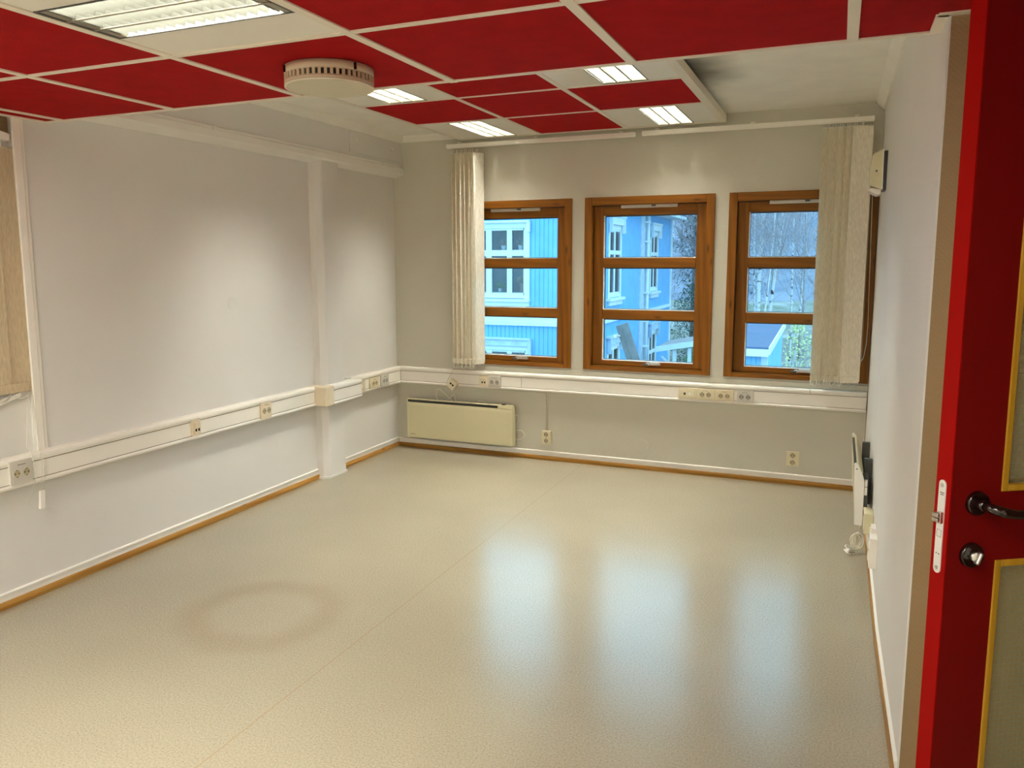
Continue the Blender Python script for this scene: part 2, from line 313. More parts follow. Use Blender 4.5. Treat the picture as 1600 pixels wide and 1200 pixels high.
# ------------------------------------------------------------------ mesh helpers
class MB:
    def __init__(s): s.b = bmesh.new()
    def box(s, x0, x1, y0, y1, z0, z1, bev=0.0, rot=None, piv=None):
        m = bmesh.new()
        bmesh.ops.create_cube(m, size=1)
        bmesh.ops.scale(m, vec=(abs(x1 - x0), abs(y1 - y0), abs(z1 - z0)), verts=m.verts)
        if bev > 0: bmesh.ops.bevel(m, geom=list(m.edges), offset=bev, segments=2, affect='EDGES', profile=.5)
        bmesh.ops.translate(m, vec=((x0 + x1) / 2, (y0 + y1) / 2, (z0 + z1) / 2), verts=m.verts)
        if rot is not None:
            p = Vector(piv) if piv else Vector(((x0 + x1) / 2, (y0 + y1) / 2, (z0 + z1) / 2))
            bmesh.ops.rotate(m, cent=p, matrix=rot, verts=m.verts)
        s.add(m); return s
    def add(s, m):
        me = bpy.data.meshes.new('t'); m.to_mesh(me); m.free(); s.b.from_mesh(me); bpy.data.meshes.remove(me)
    def tube(s, pts, r, seg=8, closed=False, cap=True):
        pts = [Vector(p) for p in pts]; n = len(pts)
        rr = r if isinstance(r, (list, tuple)) else [r] * n
        rings = []; prev = None
        for i, p in enumerate(pts):
            if closed: d = pts[(i + 1) % n] - pts[i - 1]
            else: d = (pts[min(i + 1, n - 1)] - pts[max(i - 1, 0)])
            if d.length < 1e-9: d = Vector((0, 0, 1))
            d.normalize()
            if prev is None:
                a = Vector((0, 0, 1)) if abs(d.z) < .9 else Vector((1, 0, 0))
                u = d.cross(a).normalized()
            else:
                u = prev - d * prev.dot(d)
                u = u.normalized() if u.length > 1e-6 else d.orthogonal().normalized()
            prev = u; v = d.cross(u)
            rings.append([s.b.verts.new(p + (u * cos(2 * pi * k / seg) + v * sin(2 * pi * k / seg)) * rr[i]) for k in range(seg)])
        for i in range(n - 1 if not closed else n):
            A, B = rings[i], rings[(i + 1) % n]
            for k in range(seg):
                f = s.b.faces.new((A[k], A[(k + 1) % seg], B[(k + 1) % seg], B[k])); f.smooth = True
        if cap and not closed:
            s.b.faces.new(rings[0][::-1]); s.b.faces.new(rings[-1])
        return s
    def prism(s, poly, axis, a, b):
        """extrude a 2D polygon along axis 'x','y','z' from a to b; poly gives the other two coordinates in order"""
        def P(u, v, w):
            return {'x': (w, u, v), 'y': (u, w, v), 'z': (u, v, w)}[axis]
        A = [s.b.verts.new(P(u, v, a)) for u, v in poly]; B = [s.b.verts.new(P(u, v, b)) for u, v in poly]
        n = len(poly)
        s.b.faces.new(A); s.b.faces.new(B[::-1])
        for i in range(n): s.b.faces.new((A[i], B[i], B[(i + 1) % n], A[(i + 1) % n]))
        return s
    def cyl(s, c, axis, r, h, seg=24, r2=None, hole=0):
        """solid of revolution from c along axis by h"""
        c = Vector(c); ax = Vector(axis).normalized(); u = ax.orthogonal().normalized(); v = ax.cross(u)
        r2 = r if r2 is None else r2
        def ring(rad, o): return [s.b.verts.new(c + ax * o + (u * cos(2 * pi * k / seg) + v * sin(2 * pi * k / seg)) * rad) for k in range(seg)]
        A, B = ring(r, 0), ring(r2, h)
        for k in range(seg):
            f = s.b.faces.new((A[k], A[(k + 1) % seg], B[(k + 1) % seg], B[k])); f.smooth = True
        if hole:
            C, D = ring(hole, 0), ring(hole, h)
            for k in range(seg):
                j = (k + 1) % seg
                s.b.faces.new((C[k], D[k], D[j], C[j])); s.b.faces.new((A[k], C[k], C[j], A[j])); s.b.faces.new((B[k], B[j], D[j], D[k]))
        else:
            s.b.faces.new(A[::-1]); s.b.faces.new(B)
        return s
    def quad(s, a, b, c, d):
        return s.b.faces.new([s.b.verts.new(p) for p in (a, b, c, d)])
    def xf(s, mtx): bmesh.ops.transform(s.b, matrix=mtx, verts=s.b.verts); return s
    def build(s, name, material, parent=None, origin=None, fix=True):
        if fix: bmesh.ops.recalc_face_normals(s.b, faces=s.b.faces)
        off = Vector(parent.location) if parent is not None and parent.parent is None else Vector((0, 0, 0))
        if parent is not None and parent.parent is not None: off = Vector(parent.get('_w', (0, 0, 0)))
        if parent is None and origin is not None: off = Vector(origin)
        if off.length > 0: bmesh.ops.translate(s.b, vec=-off, verts=s.b.verts)
        me = bpy.data.meshes.new(name); s.b.to_mesh(me); s.b.free()
        me.materials.append(material)
        o = bpy.data.objects.new(name, me); COL.objects.link(o)
        if parent is not None:
            o.parent = parent; WORLD[o.name] = WORLD.get(parent.name, Vector(parent.location))
        elif origin is not None: o.location = origin; WORLD[o.name] = Vector(origin)
        return o
WORLD = {}
_build = MB.build
def build(s, name, material, parent=None, origin=None, fix=True):
    if fix: bmesh.ops.recalc_face_normals(s.b, faces=s.b.faces)
    off = WORLD[parent.name] if parent is not None else (Vector(origin) if origin is not None else Vector((0, 0, 0)))
    if off.length > 0: bmesh.ops.translate(s.b, vec=-off, verts=s.b.verts)
    me = bpy.data.meshes.new(name); s.b.to_mesh(me); s.b.free(); me.materials.append(material)
    o = bpy.data.objects.new(name, me); COL.objects.link(o)
    if parent is not None: o.parent = parent
    elif origin is not None: o.location = origin
    WORLD[o.name] = off
    return o
MB.build = build

def thing(name, label, cat, loc, group=None):
    o = bpy.data.objects.new(name, None); o.empty_display_size = .05; COL.objects.link(o); o.location = loc
    WORLD[o.name] = Vector(loc); return tag(o, label, cat, group)
def tag(o, label, cat, group=None):
    o['label'] = label; o['category'] = cat
    if group: o['group'] = group
    return o
def struct(o, label=None, cat=None):
    o['kind'] = 'structure'
    if label: o['label'] = label
    if cat: o['category'] = cat
    return o
def scat(name, label, cat, loc):
    return struct(thing(name, label, cat, loc))
RZ = lambda a: Matrix.Rotation(a, 4, 'Z')
def wall_with_holes(mb, u0, u1, z0, z1, holes, place):
    """rectangular wall panel with rectangular holes; place(u0,u1,z0,z1) adds a block"""
    us = sorted({u0, u1, *[h[0] for h in holes], *[h[1] for h in holes]})
    zs = sorted({z0, z1, *[h[2] for h in holes], *[h[3] for h in holes]})
    for i in range(len(us) - 1):
        for j in range(len(zs) - 1):
            cu, cz = (us[i] + us[i + 1]) / 2, (zs[j] + zs[j + 1]) / 2
            if any(h[0] < cu < h[1] and h[2] < cz < h[3] for h in holes): continue
            place(us[i], us[i + 1], zs[j], zs[j + 1])

# ------------------------------------------------------------------ room shell
YB = -2.30                                     # where the wall beside the door starts to flare outwards
def XR(y): return 3.507 - .0012 * y + (max(0, YB - y) / .91) * .014   # wall on the door side, slightly out of square
ZC, ZN, ZF = 2.475, 2.119, 2.403
YN = -3.21                                     # end of that wall
YR = -6.7                                      # rear wall
XE = 4.32                                      # entrance bay wall
struct(MB().box(-.35, 4.6, -6.9, .02, -.12, 0).build('floor', M['floor']), 'speckled beige linoleum floor with a worn ring mark', 'floor')
WIN = [(.577, 1.490), (1.587, 2.500), (2.592, 3.500)]
WZ0, WZ1 = .716, 1.956
b = MB()
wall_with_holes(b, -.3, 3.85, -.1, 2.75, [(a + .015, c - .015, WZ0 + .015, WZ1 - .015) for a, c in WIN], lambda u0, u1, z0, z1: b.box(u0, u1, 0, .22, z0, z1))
struct(b.build('wall_back', M['wall_dimmed']), 'pale papered wall holding the three pine windows', 'wall')
b = MB()
YO = -3.188
b.box(-.3, 0, YO, 0, -.1, 2.75)                              # main panel
b.box(-.3, 0, -6.9, YO, -.1, .60)                            # below the recess
b.box(-.3, -.055, -6.9, YO, .60, 2.75)                        # recess back
struct(b.build('wall_left', M['wall']), 'long pale papered wall with a pier and a window recess', 'wall')
b = MB()
b.prism([(XR(0), .02), (XR(YB), YB), (XR(YN), YN), (XE + .3, YN), (XE + .3, .02)], 'z', -.1, 2.75)
struct(b.build('wall_right', M['nib_shade']), 'smooth pale wall ending at the open red door', 'wall')
# the long face of that wall is papered in the same white as the others
b = MB()
for k in range(1):
    b.prism([(XR(0) - .004, 0), (XR(YB) - .004, YB), (XR(YN) - .004, YN - .001), (XR(YN) + .001, YN - .001), (XR(YB) + .001, YB), (XR(0) + .001, 0)], 'z', 0, 2.70)
pp = b.build('wallpaper', M['wall'], bpy.data.objects['wall_right'])
b = MB()
b.box(XE, XE + .2, -6.9, -4.45, -.1, 2.75); b.box(XE, XE + .2, -4.45, YN, 2.06, 2.75); b.box(XE, XE + .2, -3.38, YN, -.1, 2.06)
struct(b.build('wall_entrance', M['wall']), 'wall of the entrance bay with the doorway', 'wall')
struct(MB().box(XE + .9, XE + 1.0, -5.2, -2.6, -.1, 2.75).box(XE + .2, XE + .9, -5.2, -5.1, -.1, 2.75).box(XE + .2, XE + .9, -2.7, -2.6, -.1, 2.75).build('wall_corridor', M['nib_shade']), 'corridor wall beyond the doorway', 'wall')
struct(MB().box(XE - .02, XE + 1.1, -5.3, -2.5, -.13, -.004).build('floor_corridor', M['floor']), 'corridor floor beyond the doorway', 'floor')
struct(MB().box(-.3, 4.6, -6.9, YR, -.1, 2.75).build('wall_rear', M['wall']), 'rear wall behind the viewer', 'wall')
struct(MB().box(-.35, 5.4, -6.95, .25, ZC, ZC + .2).build('ceiling', M['patched_plaster']), 'smooth cream plaster ceiling around the hung tiles', 'ceiling')

# bulkhead, ledge and pipe along the top of the long wall
b = MB()
b.prism([(0, 2.225), (.078, 2.225), (.078, ZC + .01), (0, ZC + .01)], 'y', -6.5, -.001)
struct(b.build('trim_1', M['wall']), 'boxed band along the top of the long wall', 'trim')
b = MB()
b.prism([(-.001, 2.165), (.018, 2.160), (.092, 2.180), (.102, 2.190), (.102, 2.226), (-.001, 2.226)], 'y', -6.5, -.002)
struct(b.build('trim_2', M['purewhite']), 'white moulded ledge under the boxed band', 'trim')
p = MB().tube([(.089, -6.4, 2.238), (.089, -2.2, 2.237), (.089, -1.2, 2.238), (.089, -.30, 2.237), (.089, -.012, 2.237)], .0105, 10)
for y in (-.32, -2.1, -4.2): p.cyl((.089, y, 2.237), (0, 1, 0), .0135, .03, 12)
tag(p.build('pipe', M['purewhite']), 'thin white painted pipe lying along the wall ledge', 'pipe')
# coving
b = MB()
def cove(b, pts): pass
b.prism([(.078, ZC - .05), (.086, ZC - .05), (.118, ZC - .012), (.125, ZC), (.078, ZC)], 'y', -6.4, -.001)
b.prism([(0, ZC - .045), (-.008, ZC - .045), (-.04, ZC - .012), (-.045, ZC), (0, ZC)], 'x', .08, .66)
struct(b.build('trim_3', M['plaster']), 'cream coving at the ceiling above the ledge', 'trim')
b = MB()
def rprism(b, prof, ys):
    V = [[b.b.verts.new((XR(y) - .004 - dx, y, z)) for dx, z in prof] for y in ys]; n = len(prof)
    for k in range(len(ys) - 1):
        for i in range(n): b.b.faces.new((V[k][i], V[k][(i + 1) % n], V[k + 1][(i + 1) % n], V[k + 1][i]))
    b.b.faces.new(V[0]); b.b.faces.new(V[-1][::-1])
YS = (-.002, YB, YN)
rprism(b, [(0, ZC - .05), (.01, ZC - .05), (.045, ZC - .01), (.05, ZC), (0, ZC)], YS)
struct(b.build('trim_4', M['plaster']), 'cream coving above the wall beside the door', 'trim')

# pier on the long wall
b = MB()
b.prism([(0, -1.12), (.048, -1.118), (.078, -1.092), (.084, -1.08), (.084, -.895), (0, -.89)], 'z', 0, 2.22)
b.prism([(0, -1.135), (.05, -1.133), (.09, -1.1), (.09, -.885), (0, -.88)], 'z', 0, .016)
struct(b.build('pillar', M['wall']), 'narrow white pier standing against the long wall', 'pillar')

# skirting: pine quarter round below a white strip
def skirting(name, y0, y1):
    b = MB(); b.prism([(0, 0), (.021, 0), (.021, .016), (.016, .027), (.006, .031), (0, .031)], 'y', y0, y1)
    o = struct(b.build(name, M['base_y']), 'pine skirting strip along the long wall', 'skirting')
    c = MB(); c.prism([(0, .031), (.006, .031), (.006, .056), (.012, .058), (.012, .066), (.006, .070), (0, .070)], 'y', y0, y1)
    c.build('cover_strip', M['purewhite'], o)
skirting('baseboard_left', -6.6, -1.122); skirting('baseboard_left', -.888, -.002)
b = MB(); b.prism([(0, 0), (-.021, 0), (-.021, .016), (-.016, .027), (-.006, .031), (0, .031)], 'x', .022, XR(0) - .02)
o = struct(b.build('baseboard_back', M['base_x']), 'pine skirting strip under the windows', 'skirting')
c = MB(); c.prism([(0, .031), (-.006, .031), (-.006, .056), (-.012, .058), (-.012, .066), (-.006, .070), (0, .070)], 'x', .014, XR(0) - .012); c.build('cover_strip', M['purewhite'], o)
b = MB(); rprism(b, [(0, 0), (.012, 0), (.012, .014), (.008, .026), (0, .03)], YS)
o = struct(b.build('baseboard_right', M['base_y']), 'pine skirting strip running to the open door', 'skirting')
c = MB(); rprism(c, [(0, .03), (.005, .03), (.005, .05), (.009, .052), (.009, .06), (0, .066)], YS); c.build('cover_strip', M['purewhite'], o)
b = MB(); b.prism([(YN, 0), (YN - .018, 0), (YN - .018, .02), (YN - .005, .03), (YN, .03)], 'x', XR(YN), XE); struct(b.build('baseboard_entrance', M['base_x']), 'pine skirting strip behind the open door', 'skirting')

# ------------------------------------------------------------------ hung ceilings
def hung_ceiling(name, label, xs, ys, z, skip, bar=.030, wide=(), ymax={}, imax=99, extra=()):
    """xs / ys: bar centre lines. Grid bars are the structure, each tile a child."""
    b = MB(); h = bar / 2
    for i, x in enumerate(xs): b.box(x - h, x + h, ys[0] - h, ymax.get(i, ys[-1] + h), z, z + .012)
    for j, y in enumerate(ys):
        for i in range(len(xs) - 1):
            if j == len(ys) - 1 and i >= imax: continue
            b.box(xs[i] + h, xs[i + 1] - h, y - h * .75, y + h * .75, z + .0006, z + .012)
    for (x0, x1, y0, y1, z1) in wide: b.box(x0, x1, y0, y1, z, z1)
    root = struct(b.build(name, M['tbar']), label, 'ceiling')
    for i in range(len(xs) - 1):
        for j in range(len(ys) - 1):
            if (i, j) in skip: continue
            t = MB(); t.box(xs[i] + h - .002, xs[i + 1] - h + .002, ys[j] + h * .75 - .002, ys[j + 1] - h * .75 + .002, z + .0045, z + .022)
            t.build('tile', M['tile'], root)
    for poly in extra: MB().prism(poly, 'z', z + .0045, z + .022).build('tile', M['tile'], root)
    return root
PX, PY = .6336, .6414
ny = [-3.0546 - PY * k for k in range(6)][::-1]
# the low ceiling reaches round the end of the side wall into the entrance bay
nxm = [.016] + [.1285 + PX * k for k in range(6)] + [3.93, XE - .016]
yn_ = YN - .016
hung_ceiling('ceiling.001', 'low hung ceiling of red tiles in cream bars', nxm, ny, ZN, {(3, 3), (6, 4), (7, 4), (1, 1), (3, 0), (5, 0), (2, 2), (5, 1)}, bar=.030,
             ymax={7: yn_, 8: yn_}, imax=6,
             wide=[(nxm[6] + .015, XR(-3.05) - .003, ny[5] - .011, ny[5] + .011, ZN + .012), (XR(-3.1) - .034, XR(-3.05) - .003, yn_, ny[5] - .011, ZN + .012), (XR(YN) - .030, XE - .001, YN - .028, YN - .001, ZN + .012)],
             extra=[[(nxm[6] + .013, ny[4] + .009), (nxm[7] - .013, ny[4] + .009), (nxm[7] - .013, YN - .026), (XR(YN) - .028, YN - .026), (XR(-3.1) - .032, ny[5] - .009), (nxm[6] + .013, ny[5] - .009)],
                    [(nxm[7] + .013, ny[4] + .009), (XE - .03, ny[4] + .009), (XE - .03, YN - .026), (nxm[7] + .013, YN - .026)]])
fx = [.652 + .6275 * k for k in range(4)]
fy = [-2.855, -2.17, -1.486, -.803, -.12]
hung_ceiling('ceiling.003', 'far hung ceiling of red tiles with white lamp panels', fx, fy, ZF, {(0, 3), (2, 3), (0, 1), (2, 1)}, bar=.028,
             wide=[(fx[3] + .012, fx[3] + .032, fy[0], fy[-1] + .014, ZF + .045), (fx[0] - .020, fx[0] - .012, fy[0], fy[-1], ZF + .03), (fx[0], fx[3] + .03, fy[-1] + .010, fy[-1] + .022, ZF + .04)])

# ------------------------------------------------------------------ ceiling lights
def ceiling_light(x0, x1, y0, y1, z, along, label, frac=(.355, .73), group='square lamp panels in the far hung ceiling', ncell=17, cap_=.016, glow='lamp'):
    t = thing('ceiling_light', label, 'ceiling light', ((x0 + x1) / 2, (y0 + y1) / 2, z), group)
    if along == 'y':
        a0, a1 = x0 + (x1 - x0) * frac[0], x0 + (x1 - x0) * frac[1]; l0, l1 = y0, y1
        B = lambda mb, u0, u1, v0, v1, w0, w1: mb.box(u0, u1, v0, v1, w0, w1)
    else:
        a0, a1 = y0 + (y1 - y0) * frac[0], y0 + (y1 - y0) * frac[1]; l0, l1 = x0, x1
        B = lambda mb, u0, u1, v0, v1, w0, w1: mb.box(v0, v1, u0, u1, w0, w1)
    lo = x0 if along == 'y' else y0; hi = x1 if along == 'y' else y1
    p = MB(); B(p, lo, a0, l0, l1, z + .004, z + .012); B(p, a1, hi, l0, l1, z + .004, z + .012)
    p.build('panel', M['panel'], t)
    # trough housing
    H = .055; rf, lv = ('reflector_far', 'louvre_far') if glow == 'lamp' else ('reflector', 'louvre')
    p = MB(); B(p, a0 - .006, a0, l0, l1, z + .002, z + H); B(p, a1, a1 + .006, l0, l1, z + .002, z + H)
    B(p, a0, a1, l0, l0 + .012, z + .002, z + H); B(p, a0, a1, l1 - .012, l1, z + .002, z + H); B(p, a0 - .006, a1 + .006, l0, l1, z + H, z + H + .006)
    p.build('housing', M[rf], t)
    for (c0, c1) in ((l0 + .001, l0 + cap_), (l1 - cap_, l1 - .001)):
        p = MB(); B(p, a0 + .002, a1 - .002, c0, c1, z + .003, z + .046); p.build('end_cap', M['lamprim'], t)
    p = MB(); B(p, a0 + .001, a1 - .001, l0 + cap_, l1 - cap_, z + H - .008, z + H - .002); p.build('diffuser', M[glow], t)
    w = (a1 - a0)
    p = MB()
    for k in range(1, 3):
        c = a0 + w * k / 3; B(p, c - .0035, c + .0035, l0 + .012, l1 - .012, z + .003, z + .044)
    p.build('divider', M[rf], t)
    p = MB()
    for k in range(1, 3):
        c = a0 + w * k / 3; B(p, c - .0042, c + .0042, l0 + .012, l1 - .012, z + .0005, z + .003)
    p.build('divider_trim', M['lamprim'], t)
    p = MB()
    for k in range(1, ncell):
        c = l0 + .012 + (l1 - l0 - .024) * k / ncell
        for s in range(3):
            s0 = a0 + w * s / 3 + .004; s1 = a0 + w * (s + 1) / 3 - .004
            # V-shaped cross blade
            d = .006
            for sg in (-1, 1):
                if along == 'y':
                    p.quad((s0, c, z + .004), (s1, c, z + .004), (s1, c + sg * d, z + .040), (s0, c + sg * d, z + .040))
                else:
                    p.quad((c, s0, z + .004), (c, s1, z + .004), (c + sg * d, s1, z + .040), (c + sg * d, s0, z + .040))
    p.build('louvre_slats', M[lv], t, fix=False)
    return t
g = .014
for (i, j), lab in {(0, 3): 'lamp panel in the corner of the far ceiling above the closed blind by the heater',
                    (2, 3): 'lamp panel of the far ceiling next to the blind track, beside the bare ceiling',
                    (0, 1): 'lamp panel of the far ceiling seen just behind the round air diffuser',
                    (2, 1): 'bluish-lit lamp panel of the far ceiling half hidden by the low ceiling edge'}.items():
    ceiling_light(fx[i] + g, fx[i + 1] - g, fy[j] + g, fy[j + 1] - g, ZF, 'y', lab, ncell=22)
ceiling_light(nxm[3] + g, nxm[4] - g, ny[3] + g, ny[4] - g, ZN, 'x', 'large close lamp panel with louvre cells in the low red ceiling', (.27, .68), None, 17, .035, 'lamp_near')
# added opal fill lights, unseen in the low ceiling behind the viewer
FILL_PANELS = [(1, 1), (3, 0), (5, 0), (2, 2), (5, 1)]
for k, (i, j) in enumerate(FILL_PANELS):
    t = thing('ceiling_light', 'added opal fill panel behind the viewer, %s' % ('by the long wall', 'by the rear wall', 'in the entrance bay by the rear wall', 'next to the large louvred lamp', 'in the entrance bay above the viewer')[k], 'ceiling light', ((nxm[i] + nxm[i + 1]) / 2, (ny[j] + ny[j + 1]) / 2, ZN))
    x0, x1, y0, y1 = nxm[i] + g, nxm[i + 1] - g, ny[j] + g, ny[j + 1] - g
    b = MB(); b.box(x0, x1, y0, y0 + .02, ZN + .002, ZN + .03); b.box(x0, x1, y1 - .02, y1, ZN + .002, ZN + .03); b.box(x0, x0 + .02, y0 + .02, y1 - .02, ZN + .002, ZN + .03); b.box(x1 - .02, x1, y0 + .02, y1 - .02, ZN + .002, ZN + .03); b.build('frame', M['panel'], t)  # rim of the added fill panel
    MB().box(x0 + .02, x1 - .02, y0 + .02, y1 - .02, ZN + .006, ZN + .012).build('diffuser', M['opal'], t)  # glowing face of the added fill panel

# ------------------------------------------------------------------ round air diffuser
DC = Vector((1.742, -3.372, ZN))
t = thing('air_diffuser', 'round cream air diffuser with a slotted rim under a red tile', 'air diffuser', DC)
b = MB(); R0, HH = .143, .054
NS = 48
b.cyl((DC.x, DC.y, ZN - .024), (0, 0, 1), R0, .026, 64, hole=R0 - .01)
b.cyl((DC.x, DC.y, ZN - HH), (0, 0, 1), R0, .012, 64, hole=R0 - .01)
for k in range(NS):
    a = 2 * pi * k / NS
    b.box(DC.x + R0 - .006, DC.x + R0, DC.y - .0045, DC.y + .0045, ZN - HH + .011, ZN - .023, rot=Matrix.Rotation(a, 3, 'Z'), piv=(DC.x, DC.y, ZN))
b.build('rim', M['perf'], t)
MB().cyl((DC.x, DC.y, ZN - HH + .006), (0, 0, 1), R0 - .03, HH - .008, 48).build('core', M['gap'], t)
b = MB(); b.cyl((DC.x, DC.y, ZN - HH - .003), (0, 0, 1), R0 - .010, .006, 64)
face = b.build('face_plate', M['gap'], t)
b = MB(); b.cyl((DC.x, DC.y, ZN - HH - .005), (0, 0, 1), R0, .007, 64, hole=R0 - .008)
aa = radians(38)
for k in range(-15, 16):
    o_ = k * .0086; hl = sqrt(max(0, (R0 - .009) ** 2 - o_ * o_))
    b.box(DC.x - hl, DC.x + hl, DC.y + o_ - .0019, DC.y + o_ + .0019, ZN - HH - .0048, ZN - HH - .002, rot=Matrix.Rotation(aa, 3, 'Z'), piv=(DC.x, DC.y, ZN))
b.build('grille', mat('grille_paint', (.74, .68, .52), .5, vary=.02), t)
for a in (radians(232), radians(338)):
    c = DC + Vector((cos(a), sin(a), 0)) * (R0 + .001)
    MB().box(c.x - .0035, c.x + .0035, c.y - .0035, c.y + .0035, ZN - .022, ZN - .001).build('clip', M['black'], t)

# ------------------------------------------------------------------ windows
def pine_window(n, x0, x1, label):
    w = scat('window_%d' % n, label, 'window', ((x0 + x1) / 2, 0, WZ0))
    z0, z1 = WZ0, WZ1
    c = .055; yf = -.018
    b = MB(); b.box(x0, x0 + c, yf, .0, z0, z1, .003); b.box(x1 - c, x1, yf, .0, z0, z1, .003); b.build('casing', M['pine_z'], w)
    b = MB(); b.box(x0 + c, x1 - c, yf + .001, .0, z1 - c, z1, .003); b.box(x0 + c * .6, x1 - c * .6, yf + .003, .0, z0, z0 + .022, .003); b.build('casing', M['pine_x'], w)
    # jamb lining
    j0, j1 = x0 + .042, x1 - .042
    b = MB(); b.box(j0 - .02, j0 + .010, -.004, .20, z0 + .016, z1 - .016); b.box(j1 - .010, j1 + .02, -.004, .20, z0 + .016, z1 - .016); b.build('jamb', M['pine_z'], w)
    b = MB(); b.box(j0, j1, -.004, .20, z1 - .057, z1 - .016); b.box(j0, j1, -.004, .20, z0 + .016, z0 + .030); b.build('jamb', M['pine_x'], w)
    # sash (front face at y = .035)
    ys, ye_ = .036, .10
    s0, s1, t0, t1 = j0 + .013, j1 - .013, z0 + .032, z1 - .060
    gx0, gx1 = x0 + .128, x1 - .126
    sash = MB(); sash.box(s0, gx0, ys, ye_, t0, t1, .004); sash.box(gx1, s1, ys, ye_, t0, t1, .004)
    so = sash.build('sash', M['pine_z'], w)
    PZ = [(.784, 1.087), (1.155, 1.458), (1.527, 1.829)]
    b = MB(); b.box(gx0 - .001, gx1 + .001, ys + .001, ye_, t0, PZ[0][0], .003); b.box(gx0 - .001, gx1 + .001, ys + .001, ye_, PZ[2][1], t1, .003)
    b.build('sash_rail', M['pine_x'], w)
    for k in (0, 1):
        bb = MB(); bb.box(gx0 - .001, gx1 + .001, ys + .002, ye_, PZ[k][1], PZ[k + 1][0], .005); bb.build('glazing_bar', M['pine_x'], w)
    for (a, d) in PZ:
        gl = MB(); gl.quad((gx0, .077, a), (gx1, .077, a), (gx1, .067, d), (gx0, .067, d)); go = gl.build('pane', M['glass'], w)
        sp = MB(); e = .0075
        sp.box(gx0, gx0 + e, .066, .085, a, d); sp.box(gx1 - e * .4, gx1, .066, .085, a, d); sp.box(gx0, gx1, .066, .085, d - e, d); sp.box(gx0, gx1, .066, .085, a, a + e)
        sp.build('spacer', M['spacer'], go)
        gk = MB(); e2 = .005
        gk.box(gx0, gx0 + e2, .040, .064, a, d); gk.box(gx0, gx1, .040, .064, a, a + e2)
        gk.build('gasket', M['purewhite'], go)
    # trickle vent
    cx = (x0 + x1) / 2
    v = MB(); v.box(cx - .20, cx + .20, .016, .036, z1 - .079, z1 - .054, .004); v.box(cx - .19, cx + .19, .010, .018, z1 - .068, z1 - .062)
    vo = v.build('trickle_vent', M['greypl'], w)
    MB().box(cx + .02, cx + .05, .004, .014, z1 - .071, z1 - .060, .002).build('vent_lever', M['darksteel'], vo)
    # stay handle
    hh = MB(); hh.box(cx + .0, cx + .105, .018, .036, z0 + .046, z0 + .062, .004); hh.box(cx + .03, cx + .10, .006, .022, z0 + .060, z0 + .069, .003); hh.cyl((cx + .015, .012, z0 + .054), (0, 1, 0), .011, .022, 14)
    hh.build('handle', M['steel'], w)
    MB().box(cx - .02, cx + .018, .004, .018, z0 + .044, z0 + .058, .003).build('latch', M['darksteel'], w)
    return w
pine_window(1, *WIN[0], 'pine three-pane window facing the blue house, beside the bunched blind')
pine_window(2, *WIN[1], 'middle pine three-pane window with the leaning post outside')
pine_window(3, *WIN[2], 'pine three-pane window half covered by the drawn blind, birches outside')
# outer wall plinth boards so that the window openings look closed from outside
struct(MB().box(-.3, 3.85, .22, .24, 1.99, 2.8).box(-.3, 3.85, .22, .24, -3.0, .69).build('wall_outer', M['trimw']), 'outer cladding below and above the pine windows', 'wall')

# ------------------------------------------------------------------ white window recess on the long wall
w4 = scat('window_4', 'white painted window recess at the near end of the long wall', 'window', (-.05, -3.2, .68))
b = MB(); b.box(.0, .012, -3.213, -3.178, .66, 2.20, .002); b.build('casing', M['white'], w4)
b = MB(); b.box(-.02, .008, -3.176, -3.160, .66, 2.20, .002); b.build('casing', M['white'], w4)
b = MB(); b.box(-.055, -.048, -3.27, -3.19, 2.04, 2.20, .002); b.build('frame', mat('brown_shadow', (.30, .19, .10), .5, vary=.1), w4)  # brown block painted in as the shadow at the recess top
b = MB(); b.box(-.045, -.028, -3.75, -3.240, .0, .022, .003, rot=Matrix.Rotation(radians(14), 3, 'X'), piv=(-.04, -3.24, .0)); b.xf(Matrix.Translation((0, -.0, .912))); b.build('stay_bar', M['purewhite'], w4)

# ------------------------------------------------------------------ blinds
def pleat_slat(mb, cx, cy, zt, zb, wid, ang, seed, nz=14, bow=.004):
    rnd = random.Random(seed); u = Vector((cos(ang), sin(ang), 0)); nrm = Vector((-sin(ang), cos(ang), 0))
    nu = 6; rows = []
    sw = rnd.uniform(-.006, .006)
    for i in range(nz + 1):
        f = i / nz; z = zt + (zb - zt) * f
        row = []
        for j in range(nu + 1):
            s = j / nu - .5
            off = bow * (1 - (2 * s) ** 2) + sw * f * f + .003 * sin(5 * f + seed) * (s)
            if f > .93: off += .006 * sin(s * 9 + seed) * (f - .93) / .07
            row.append(mb.b.verts.new(Vector((cx, cy, z)) + u * (s * wid) + nrm * off))
        rows.append(row)
    for i in range(nz):
        for j in range(nu):
            fc = mb.b.faces.new((rows[i][j], rows[i][j + 1], rows[i + 1][j + 1], rows[i + 1][j])); fc.smooth = True
